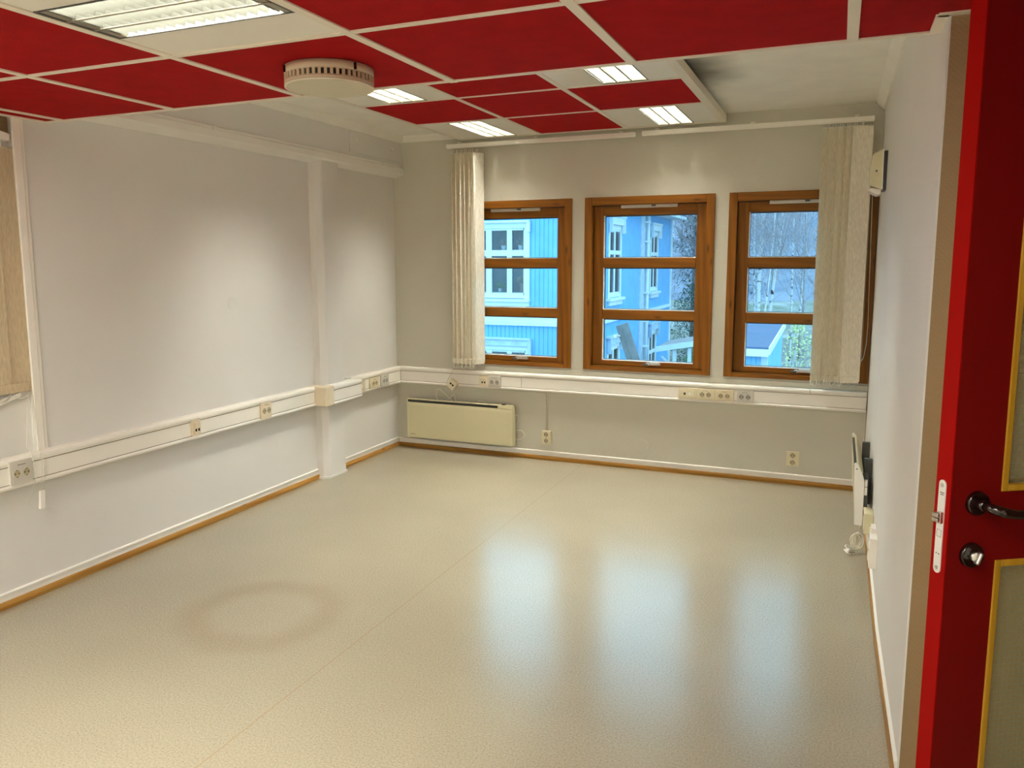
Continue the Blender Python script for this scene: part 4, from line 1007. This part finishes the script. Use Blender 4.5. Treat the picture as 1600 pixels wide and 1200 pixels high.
terrain('hillside', [-160 + 4 * k for k in range(81)], [.25 + 3.2 * 13 + 6 * k for k in range(26)], M['hill'], 'hazy wooded hillside far beyond the yard')

# ------------------------------------------------------------------ blue house
HX, HY0, HY1 = -2.40, 13.5, 23.9
hs = thing('house', 'light blue clapboard house with white trim outside the windows', 'house', (HX, HY0, GZ))
def siding(length, z0, z1, pitch=.118, groove=.016, holes=()):
    """vertical boards with V grooves, in local (u along, d outward) coordinates"""
    out = []
    n = int(length / pitch)
    for k in range(n + 1):
        u = k * pitch
        out += [(u + .012, .0), (u + pitch - .012, .0), (u + pitch, -groove)]
    return [(0, -groove)] + [p for p in out if p[0] <= length + .2]
def board_wall(f, length, z0, z1, holes):
    b = MB(); prof = siding(length, z0, z1)
    zs = sorted({z0, z1, *[h[2] for h in holes], *[h[3] for h in holes]})
    for i in range(len(prof) - 1):
        um = (prof[i][0] + prof[i + 1][0]) / 2
        for j in range(len(zs) - 1):
            zm = (zs[j] + zs[j + 1]) / 2
            if any(h[0] < um < h[1] and h[2] < zm < h[3] for h in holes): continue
            (u0, d0), (u1, d1) = prof[i], prof[i + 1]
            b.quad(f(u0, d0, zs[j]), f(u1, d1, zs[j]), f(u1, d1, zs[j + 1]), f(u0, d0, zs[j + 1]))
    return b
fF = lambda u, d, z: (HX - u, HY0 - d, z)            # front: u runs away from the corner
fS = lambda u, d, z: (HX + d, HY0 + u, z)            # side wall
EAVE = 3.2
def hwin(f, u0, u1, z0, z1, mull, trans, name='window_frame', capext=.05, cd=.035, cap=.20, low=False, c=.14, pd=-.035):
    """white cased window: u0..u1 sash area, z0..z1"""
    def bx(mb, a0, a1, d0, d1, c0, c1):
        p, q = f(a0, d0, c0), f(a1, d1, c1)
        mb.box(min(p[0], q[0]), max(p[0], q[0]), min(p[1], q[1]), max(p[1], q[1]), c0, c1)
    b = MB()
    bx(b, u0 - c, u0, -.05, cd, z0 - .12, z1 + .12); bx(b, u1, u1 + c, -.05, cd, z0 - .12, z1 + .12); bx(b, u0, u1, -.05, cd, z1, z1 + .12); bx(b, u0, u1, -.05, cd - .003, z0 - .08, z0)
    e = .055
    for (a0, a1) in mull: bx(b, a0, a1, -.06, min(.012, cd - .004), z0, z1)
    for (t0, t1) in trans: bx(b, u0, u1, -.06, min(.010, cd - .006), t0, t1)
    bx(b, u0, u0 + e * .6, -.06, .0, z0, z1); bx(b, u1 - e * .6, u1, -.06, .0, z0, z1); bx(b, u0, u1, -.06, -.0, z1 - e, z1); bx(b, u0, u1, -.06, .0, z0, z0 + e)
    w = b.build(name, M['trimw'], hs)
    b = MB(); bx(b, u0 - c - capext, u1 + c + capext, 0, .13, z1 + .12 + cap, z1 + .17 + cap); bx(b, u0 - c - .02, u1 + c + .02, 0, .09, z1 + .12, z1 + .12 + cap)
    for a in (u0 - c - .03, u1 + c - .05): bx(b, a, a + .08, .03, .12, z1 - .10, z1 + .12 + cap)
    bx(b, u0 - c - capext, u1 + c + capext, 0, .12, z0 - .17, z0 - .10); bx(b, u0 - c, u1 + c, 0, .06, z0 - .30, z0 - .17)
    b.build('hood', M['trimw'] if not low else M['trimb'], w)
    b = MB(); b.quad(f(u0, pd, z0), f(u1, pd, z0), f(u1, pd, z1), f(u0, pd, z1)); b.build('pane', M['hglass'], w)
    return (u0 - .005, u1 + .005, z0 - .005, z1 + .005)
holesF, holesS = [], []
# front upper window: panes measured from the corner
m1 = [(2.050, 2.185), (2.615, 2.770)]
holesF.append(hwin(fF, 1.70, 3.30, .66, 2.36, m1, [(1.66, 1.807)], capext=.02, cap=.02))
holesF.append(hwin(fF, 1.66, 3.30, -2.35, -.77, m1, [(-1.45, -1.32)], capext=.02, cap=.16, low=True))
for (u, w_) in ((1.93, 1.06), (7.05, .90)):
    for (z0, z1) in ((.62, 2.38), (-2.35, -.87)):
        holesS.append(hwin(fS, u, u + w_, z0, z1, [(u + w_ * .40, u + w_ * .52)], [(z0 + 1.08, z0 + 1.19)] if z0 > 0 else [(z0 + .80, z0 + .92)], capext=.12, cap=.20, low=z0 < 0, c=.15, cd=.014, pd=-.012))
board_wall(fF, 9.0, GZ, EAVE, holesF).build('front_wall', M['siding'], hs, fix=False)
board_wall(fS, HY1 - HY0, GZ, EAVE, holesS).build('side_wall', M['siding'], hs, fix=False)
def hb(mb, f, a0, a1, d0, d1, c0, c1):
    p, q = f(a0, d0, c0), f(a1, d1, c1); mb.box(min(p[0], q[0]), max(p[0], q[0]), min(p[1], q[1]), max(p[1], q[1]), c0, c1)
b = MB()
hb(b, fF, 0, 9, .0, .06, -.12, -.02); hb(b, fF, 0, 9, 0, .035, -.02, .10); hb(b, fS, 0, HY1 - HY0, 0, .06, -.12, -.02)
b.build('belt_board', M['trimw'], hs)
b = MB(); hb(b, fS, HY1 - HY0 - .16, HY1 - HY0 + .03, -.1, .04, GZ, EAVE); hb(b, fF, -.03, .15, -.1, .04, GZ, EAVE); hb(b, fS, -.03, .15, -.1, .04, GZ, EAVE); b.build('corner_board', M['trimw'], hs)
b = MB(); hb(b, fS, 5.45, 6.30, .0, .04, GZ, EAVE); b.build('pilaster', M['trimb'], hs)
b = MB(); b.tube([(HX + .12, HY0 + 6.05, GZ), (HX + .12, HY0 + 6.05, EAVE)], .05, 10)
for z in (-2.2, -1.2, -.4, .5, 1.3, 2.1, 2.7): hb(b, fS, 5.95, 6.15, .04, .17, z, z + .06)
b.build('downpipe', M['trimw'], hs)
b = MB(); b.prism([(HX + .45, EAVE - .14), (HX + .45, EAVE + .02), (HX - 3.4, EAVE + 3.0), (HX - 7.5, EAVE), (HX - 7.5, EAVE - .14)], 'y', HY0 - .3, HY1 + .35); b.build('roof', M['roof'], hs)
b = MB(); hb(b, fS, -.3, HY1 - HY0 + .35, 0, .47, EAVE - .20, EAVE - .10); b.build('eave_board', M['trimw'], hs)
b = MB(); b.quad((HX - 9, HY0 + .8, GZ), (HX - .9, HY0 + .8, GZ), (HX - .9, HY0 + .8, EAVE), (HX - 9, HY0 + .8, EAVE)); b.quad((HX - .9, HY0 + .8, GZ), (HX - .9, HY1, GZ), (HX - .9, HY1, EAVE), (HX - .9, HY0 + .8, EAVE))
for z in (GZ, 0, EAVE - .05): b.quad((HX - 9, HY0 + .05, z), (HX - .05, HY0 + .05, z), (HX - .05, HY0 + .82, z), (HX - 9, HY0 + .82, z))
b.quad((HX - 7, HY1, GZ), (HX, HY1, GZ), (HX, HY1, EAVE), (HX - 7, HY1, EAVE)); b.quad((HX - 9, HY0, GZ), (HX - 9, HY1, GZ), (HX - 9, HY1, EAVE), (HX - 9, HY0, EAVE))
b.build('interior_wall', M['dark'], hs)
def pot(label, x, y, z, r, h, material, leafm, seed):
    t = thing('potted_plant', label, 'potted plant', (x, y, z)); MB().cyl((x, y, z), (0, 0, 1), r * .78, h, 18, r2=r).build('pot', material, t)
    rnd = random.Random(seed); b = MB()
    for k in range(46):
        a = rnd.uniform(0, 2 * pi); el = rnd.uniform(.1, 1.4); L = rnd.uniform(.08, .20)
        dr = Vector((cos(a) * cos(el), sin(a) * cos(el), sin(el))); p0 = Vector((x, y, z + h)); p1 = p0 + dr * L; sd = dr.orthogonal().normalized() * .016
        b.quad(p0 - sd * .3, p0 + sd * .3, p1 + sd, p1 - sd)
    b.build('foliage', leafm, t, fix=False)
SH = MB(); SH.box(HX - 3.28, HX - 1.72, HY0 + .06, HY0 + .24, 1.78, 1.81); SH.box(HX - 3.28, HX - 1.72, HY0 + .06, HY0 + .26, .70, .73); SH.build('window_shelf', M['trimw'], hs)
pot('white flower pot on the shelf in the middle casement of the blue house', -4.735, HY0 + .15, 1.81, .075, .12, M['potwhite'], M['leafbrown'], 1)
pot('white flower pot on the shelf in the end casement of the blue house', -4.265, HY0 + .15, 1.81, .072, .12, M['potwhite'], M['leafbrown'], 2)
pot('tall terracotta pot on the low sill inside the blue house window', -4.235, HY0 + .16, .73, .062, .24, M['terracotta'], M['leafbrown'], 3)
pot('small white pot on the low sill inside the blue house window', -4.84, HY0 + .16, .73, .06, .10, M['potwhite'], M['leaf'], 4)

# leaning timber post with an insulator arm
t = thing('timber_post', 'grey weathered square post leaning outside the middle window', 'post', (1.55, 3.5, GZ))
top = Vector((.985, 3.5, .775)); bot = Vector((2.25, 3.6, -2.95)); ax = (top - bot).normalized()
u = Vector((.83, -.55, 0)); u = (u - ax * u.dot(ax)).normalized(); v = ax.cross(u)
b = MB(); hw = .052
A = [b.b.verts.new(bot + u * sx * hw + v * sy * hw) for sx, sy in ((-1, -1), (1, -1), (1, 1), (-1, 1))]; Bv = [b.b.verts.new(top + u * sx * hw + v * sy * hw) for sx, sy in ((-1, -1), (1, -1), (1, 1), (-1, 1))]
for k in range(4): b.b.faces.new((A[k], A[(k + 1) % 4], Bv[(k + 1) % 4], Bv[k]))
b.b.faces.new(A[::-1]); b.b.faces.new(Bv); b.build('shaft', M['timber'], t)
q = bot + ax * ((top - bot).length - .14)
b = MB(); b.tube([q, q + Vector((-.07, -.02, 0)), q + Vector((-.10, -.03, 0))], .014, 8); b.cyl(q + Vector((-.13, -.04, -.012)), (1, .3, 0), .026, .04, 12); b.build('insulator', M['greypl'], t)

# open carport with white posts
t = thing('carport', 'open white carport with a pale roof beyond the blue house', 'carport', (-.9, 18, GZ))
def slab(mb, pts, th):
    A = [mb.b.verts.new(p) for p in pts]; B = [mb.b.verts.new(Vector(p) - Vector((0, 0, th))) for p in pts]; n = len(pts)
    mb.b.faces.new(A); mb.b.faces.new(B[::-1])
    for i in range(n): mb.b.faces.new((A[i], B[i], B[(i + 1) % n], A[(i + 1) % n]))
b = MB(); slab(b, [(-1.60, 18, -1.02), (.35, 18, -.66), (.35, 19.9, -.62), (-1.60, 19.9, -.98)], .06); b.build('roof', mat('carport_sheet', (.40, .36, .35), .7, vary=.1), t)
b = MB(); slab(b, [(-1.62, 17.93, -1.0), (.37, 17.93, -.64), (.37, 17.99, -.64), (-1.62, 17.99, -1.0)], .16); b.build('fascia', M['trimw'], t)
for x in (-1.10, -.66, -.20, .25):
    for y in (18.1,):
        b = MB(); b.box(x - .05, x + .05, y - .05, y + .05, GZ, -1.1 + (x + 1.1) * .19); b.build('post', M['trimw'], t)
b = MB(); b.tube([(-1.5, 18.1, -1.30), (-1.15, 18.1, -1.62)], .045, 6); b.tube([(-1.5, 18.1, -1.75), (-1.15, 18.1, -1.50)], .04, 6); b.build('brace', M['trimw'], t)
b = MB(); b.box(-1.6, .3, 18.05, 18.12, -1.62, -1.52); b.build('rail', M['trimw'], t)

# shed with a pale blue roof
t = thing('shed', 'small light blue shed with a blue-grey roof beyond the birch window', 'shed', (1.7, 8, GZ))
sx0, sx1, sy0, sy1 = 1.27, 2.272, 8.0, 11.8
b = MB(); zf_, zb2 = .07, .22
n_ = 12
for k in range(n_):
    u0 = sx0 + (sx1 - sx0) * k / n_; u1 = sx0 + (sx1 - sx0) * (k + 1) / n_; b.box(u0 + .004, u1 - .004, sy0, sy0 + .03, GZ, zf_ - .12); b.box(u0, u1, sy0 + .012, sy0 + .03, GZ, zf_ - .12)
b.build('front_wall', M['siding'], t)
b = MB(); b.prism([(sy0, GZ), (sy1, GZ), (sy1, zb2 - .08), (sy0, zf_ - .08)], 'x', sx1 - .03, sx1); b.prism([(sy0, GZ), (sy1, GZ), (sy1, zb2 - .08), (sy0, zf_ - .08)], 'x', sx0, sx0 + .03); b.build('side_wall', M['siding'], t)
b = MB(); b.prism([(sy0 - .12, zf_), (sy1 + .1, zb2), (sy1 + .1, zb2 + .05), (sy0 - .12, zf_ + .05)], 'x', sx0 - .1, sx1 + .03); b.build('roof', M['roof'], t)
b = MB(); b.box(sx0 - .1, sx1 + .03, sy0 - .14, sy0 - .11, zf_ - .10, zf_ + .02); b.prism([(sy0 - .14, zf_ - .07), (sy1 + .1, zb2 - .07), (sy1 + .1, zb2 + .055), (sy0 - .14, zf_ + .055)], 'x', sx1 + .03, sx1 + .055); b.build('barge_board', M['trimw'], t)
b = MB(); b.box(sx1 - .09, sx1 + .012, sy0 - .015, sy0 + .10, GZ, zf_ - .09); b.build('corner_board', M['trimb'], t)
b = MB(); b.box(1.2, 1.75, 11.5, 11.7, .22, .30); b.build('ridge_board', M['trimw'], t)

# ------------------------------------------------------------------ trees
def grow(mb, p, d, r, L, depth, rnd, up=.12, kids=3, thin=.62, spread=.55, minr=.004):
    pts = [Vector(p)]; rs = [r]; n = 5; d = Vector(d).normalized()
    for i in range(n):
        d = (d + Vector((rnd.uniform(-1, 1), rnd.uniform(-1, 1), rnd.uniform(-.5, 1) * .6 + up)) * .10).normalized()
        pts.append(pts[-1] + d * L / n); rs.append(max(minr, r * (1 - .55 * (i + 1) / n)))
    mb.tube(pts, rs, 5 if r < .03 else 7, cap=False)
    if depth <= 0: return
    for k in range(kids):
        i = rnd.randint(2, n); a = rnd.uniform(0, 2 * pi); o_ = d.orthogonal().normalized(); o2 = d.cross(o_)
        nd = (d + (o_ * cos(a) + o2 * sin(a)) * rnd.uniform(spread * .6, spread * 1.2)).normalized()
        grow(mb, pts[i], nd, max(minr, rs[i] * thin), L * rnd.uniform(.55, .8), depth - 1, rnd, up, kids, thin, spread, minr)
def birch(x, y, h, r, lean, seed, label, group, bark='birch', twig='twig', nb=13):
    z = gz(x, y); t = thing('birch_tree' if bark == 'birch' else 'bare_tree', label, 'tree', (x, y, z), group); rnd = random.Random(seed)
    pts, rs = [], []
    for i in range(13):
        f = i / 12; pts.append(Vector((x + lean[0] * f * h + .10 * sin(f * 5 + seed), y + lean[1] * f * h, z - .1 + f * h))); rs.append(max(.010, .68 * r * (1 - .85 * f)))
    b = MB(); b.tube(pts, rs, 9); b.build('trunk', M[bark], t)
    b = MB()
    for k in range(nb):
        f = rnd.uniform(.28, .97); i = int(f * 12); p = pts[i].lerp(pts[i + 1], f * 12 - i) if i < 12 else pts[12]
        a = rnd.uniform(0, 2 * pi); d_ = Vector((cos(a) * .75, sin(a) * .75, rnd.uniform(.55, 1.2)))
        grow(b, p, d_, rs[i] * .45, h * rnd.uniform(.12, .24), 3, rnd, .10, 3, .6, .5, .0055)
    b.build('branches', M[twig], t, fix=False)
GB = 'bare birches on the slope'
BL = 'slender white birch standing bare on the slope beyond the shed'
for (x, y, h, r, ln, s) in ((.62, 20, 11, .07, (.004, 0), 1), (.93, 21, 10, .06, (-.012, 0), 2), (1.10, 20, 12.5, .115, (.012, 0), 3), (1.28, 20.5, 12, .10, (.055, .0), 4), (1.20, 19, 10, .05, (.035, 0), 5),
                            (1.98, 22, 10.5, .075, (.035, 0), 6), (2.62, 24, 12, .08, (-.01, 0), 7), (1.62, 26, 12, .07, (.02, 0), 8), (3.2, 23, 11, .08, (.0, 0), 9), (.2, 24, 12, .08, (.01, 0), 10), (3.0, 27, 11, .07, (-.03, 0), 11)):
    birch(x, y, h, r, ln, s, BL, GB)
GD = 'leafless dark trees on the slope'
DL = 'leafless dark-barked tree on the slope outside'
for (x, y, h, r, ln, s) in ((2.42, 20, 9, .055, (.0, 0), 21), (1.9, 30, 11, .08, (.02, 0), 22), (-1.35, 27, 9, .07, (.02, 0), 23), (-.9, 25, 8, .06, (-.015, 0), 24), (-2.0, 29, 10, .08, (.02, 0), 25), (-.5, 29, 10, .08, (.0, 0), 26), (2.9, 21, 9, .05, (-.02, 0), 27), (.8, 29, 10, .07, (.02, 0), 28)):
    birch(x, y, h, r, ln, s, DL, GD, 'bark', 'twig', 15)
def conifer(x, y, h, w, seed, label):
    z = gz(x, y); t = thing('conifer_tree', label, 'tree', (x, y, z)); rnd = random.Random(seed)
    MB().tube([(x, y, z - .1), (x, y, z + h)], [.16, .02], 8).build('trunk', M['bark'], t)
    b = MB()
    for k in range(700):
        f = rnd.uniform(.12, 1) ** .8; zz_ = z + h * f; L = w * (1.05 - f) * rnd.uniform(.6, 1.1); a = rnd.uniform(0, 2 * pi)
        for s in range(18):
            g2 = rnd.uniform(.15, 1); p = Vector((x + cos(a) * L * g2, y + sin(a) * L * g2, zz_ - .35 * L * g2 * g2 + rnd.uniform(-.05, .05)))
            dr = Vector((cos(a) + rnd.uniform(-.9, .9), sin(a) + rnd.uniform(-.9, .9), rnd.uniform(-.5, .1))).normalized(); q = p + dr * rnd.uniform(.10, .26); sd = dr.cross(Vector((0, 0, 1))).normalized() * rnd.uniform(.010, .026)
            b.quad(p - sd, p + sd, q + sd * .3, q - sd * .3)
    b.build('foliage', M['needle'], t, fix=False)
conifer(-1.95, 26.5, 9.6, 2.2, 31, 'tall dark conifer rising behind the corner of the blue house')
conifer(-1.05, 31.0, 10.5, 2.4, 32, 'second conifer farther up, seen through the middle window edge')
def shrub(x, y, w, h, leafm, n, seed, label, name='shrub', leaf=.07, z=None):
    z = gz(x, y) if z is None else z; t = thing(name, label, 'shrub', (x, y, z)); rnd = random.Random(seed)
    b = MB()
    for k in range(9):
        a = rnd.uniform(0, 2 * pi); b.tube([(x, y, z), (x + cos(a) * w * .25, y + sin(a) * w * .25, z + h * .5), (x + cos(a) * w * .42, y + sin(a) * w * .42, z + h * rnd.uniform(.75, .98))], [.02, .012, .004], 5)
    b.build('stems', M['twig'], t, fix=False)
    b = MB()
    for k in range(n):
        a = rnd.uniform(0, 2 * pi); rr = w * .5 * sqrt(rnd.random()); f = rnd.uniform(.12, 1)
        rr *= sin(pi * min(.96, f * .86 + .12)) ** .6
        p = Vector((x + cos(a) * rr, y + sin(a) * rr, z + h * f)); dr = Vector((rnd.uniform(-1, 1), rnd.uniform(-1, 1), rnd.uniform(-.6, .8))).normalized(); sd = dr.orthogonal().normalized() * leaf * .35
        q = p + dr * leaf; b.quad(p, (p + q) / 2 + sd, q, (p + q) / 2 - sd)
    b.build('foliage', leafm, t, fix=False)
shrub(2.48, 14.5, 1.0, 3.05, M['leafpale'], 900, 41, 'pale green shrub growing just beside the shed gable')
shrub(2.95, 14.0, .9, 2.45, M['leafbrown'], 900, 42, 'withered brownish shrub in front of the pale green one', leaf=.06)
shrub(2.62, 12.6, .7, 2.2, M['leafbrown'], 700, 45, 'low withered shrub nearest to the shed gable', leaf=.05)
shrub(-1.75, 25.2, 2.0, 3.6, M['needle'], 2600, 46, 'dark evergreen bush against the back corner of the blue house')
shrub(-.95, 26.0, 2.0, 3.2, M['needle'], 2600, 47, 'dark evergreen bush rising above the carport roof')
shrub(-.75, 21.5, 1.5, 1.75, M['leaf'], 1500, 43, 'bright green bush showing between the carport posts')
shrub(.25, 21.5, 1.3, 1.75, M['leaf'], 1200, 44, 'bright green bush at the far end of the carport')

# ------------------------------------------------------------------ daylight
w = bpy.data.worlds.new('overcast'); SC.world = w; w.use_nodes = True; wt = w.node_tree; wt.nodes.clear()
wo = wt.nodes.new('ShaderNodeOutputWorld'); bg = wt.nodes.new('ShaderNodeBackground')
tc = wt.nodes.new('ShaderNodeTexCoord'); sx = wt.nodes.new('ShaderNodeSeparateXYZ'); wt.links.new(tc.outputs['Generated'], sx.inputs[0])
cr = wt.nodes.new('ShaderNodeValToRGB'); e = cr.color_ramp.elements
e[0].position = 0; e[0].color = (.33, .71, 1.0, 1); e[1].position = 1; e[1].color = (.40, .77, 1.0, 1)
wt.links.new(sx.outputs[2], cr.inputs[0]); wt.links.new(cr.outputs[0], bg.inputs[0]); bg.inputs[1].default_value = L_SKY; wt.links.new(bg.outputs[0], wo.inputs[0])

# ------------------------------------------------------------------ camera
cam = bpy.data.cameras.new('camera'); co = bpy.data.objects.new('camera', cam); COL.objects.link(co)
yaw, pitch, roll = 0.4048097, -0.1341547, -0.0026755
F_ = Vector((-sin(yaw) * cos(pitch), cos(yaw) * cos(pitch), sin(pitch))); Rt = Vector((cos(yaw), sin(yaw), 0)); Up = Rt.cross(F_)
R2 = Rt * cos(roll) + Up * sin(roll); U2 = -Rt * sin(roll) + Up * cos(roll)
Mx = Matrix.Identity(4)
for i in range(3): Mx[i][0], Mx[i][1], Mx[i][2], Mx[i][3] = R2[i], U2[i], -F_[i], (3.2962, -5.6330, 1.5)[i]
co.matrix_world = Mx
cam.sensor_fit = 'HORIZONTAL'; cam.sensor_width = 36; cam.lens = 1245.6876 / 1600 * 36
cam.shift_x = (800 - 775.0235) / 1600; cam.shift_y = (577.8068 - 600) / 1600
cam.clip_start = .05; cam.clip_end = 1000
SC.camera = co
vs = SC.view_settings; vs.view_transform = 'Standard'; vs.look = 'None'; vs.gamma = 1; vs.exposure = 0.0; vs.use_curve_mapping = False
SC.cycles.max_bounces = 12; SC.cycles.diffuse_bounces = 9; SC.cycles.transparent_max_bounces = 24; SC.cycles.use_denoising = True
SC.cycles.sample_clamp_indirect = 6.0
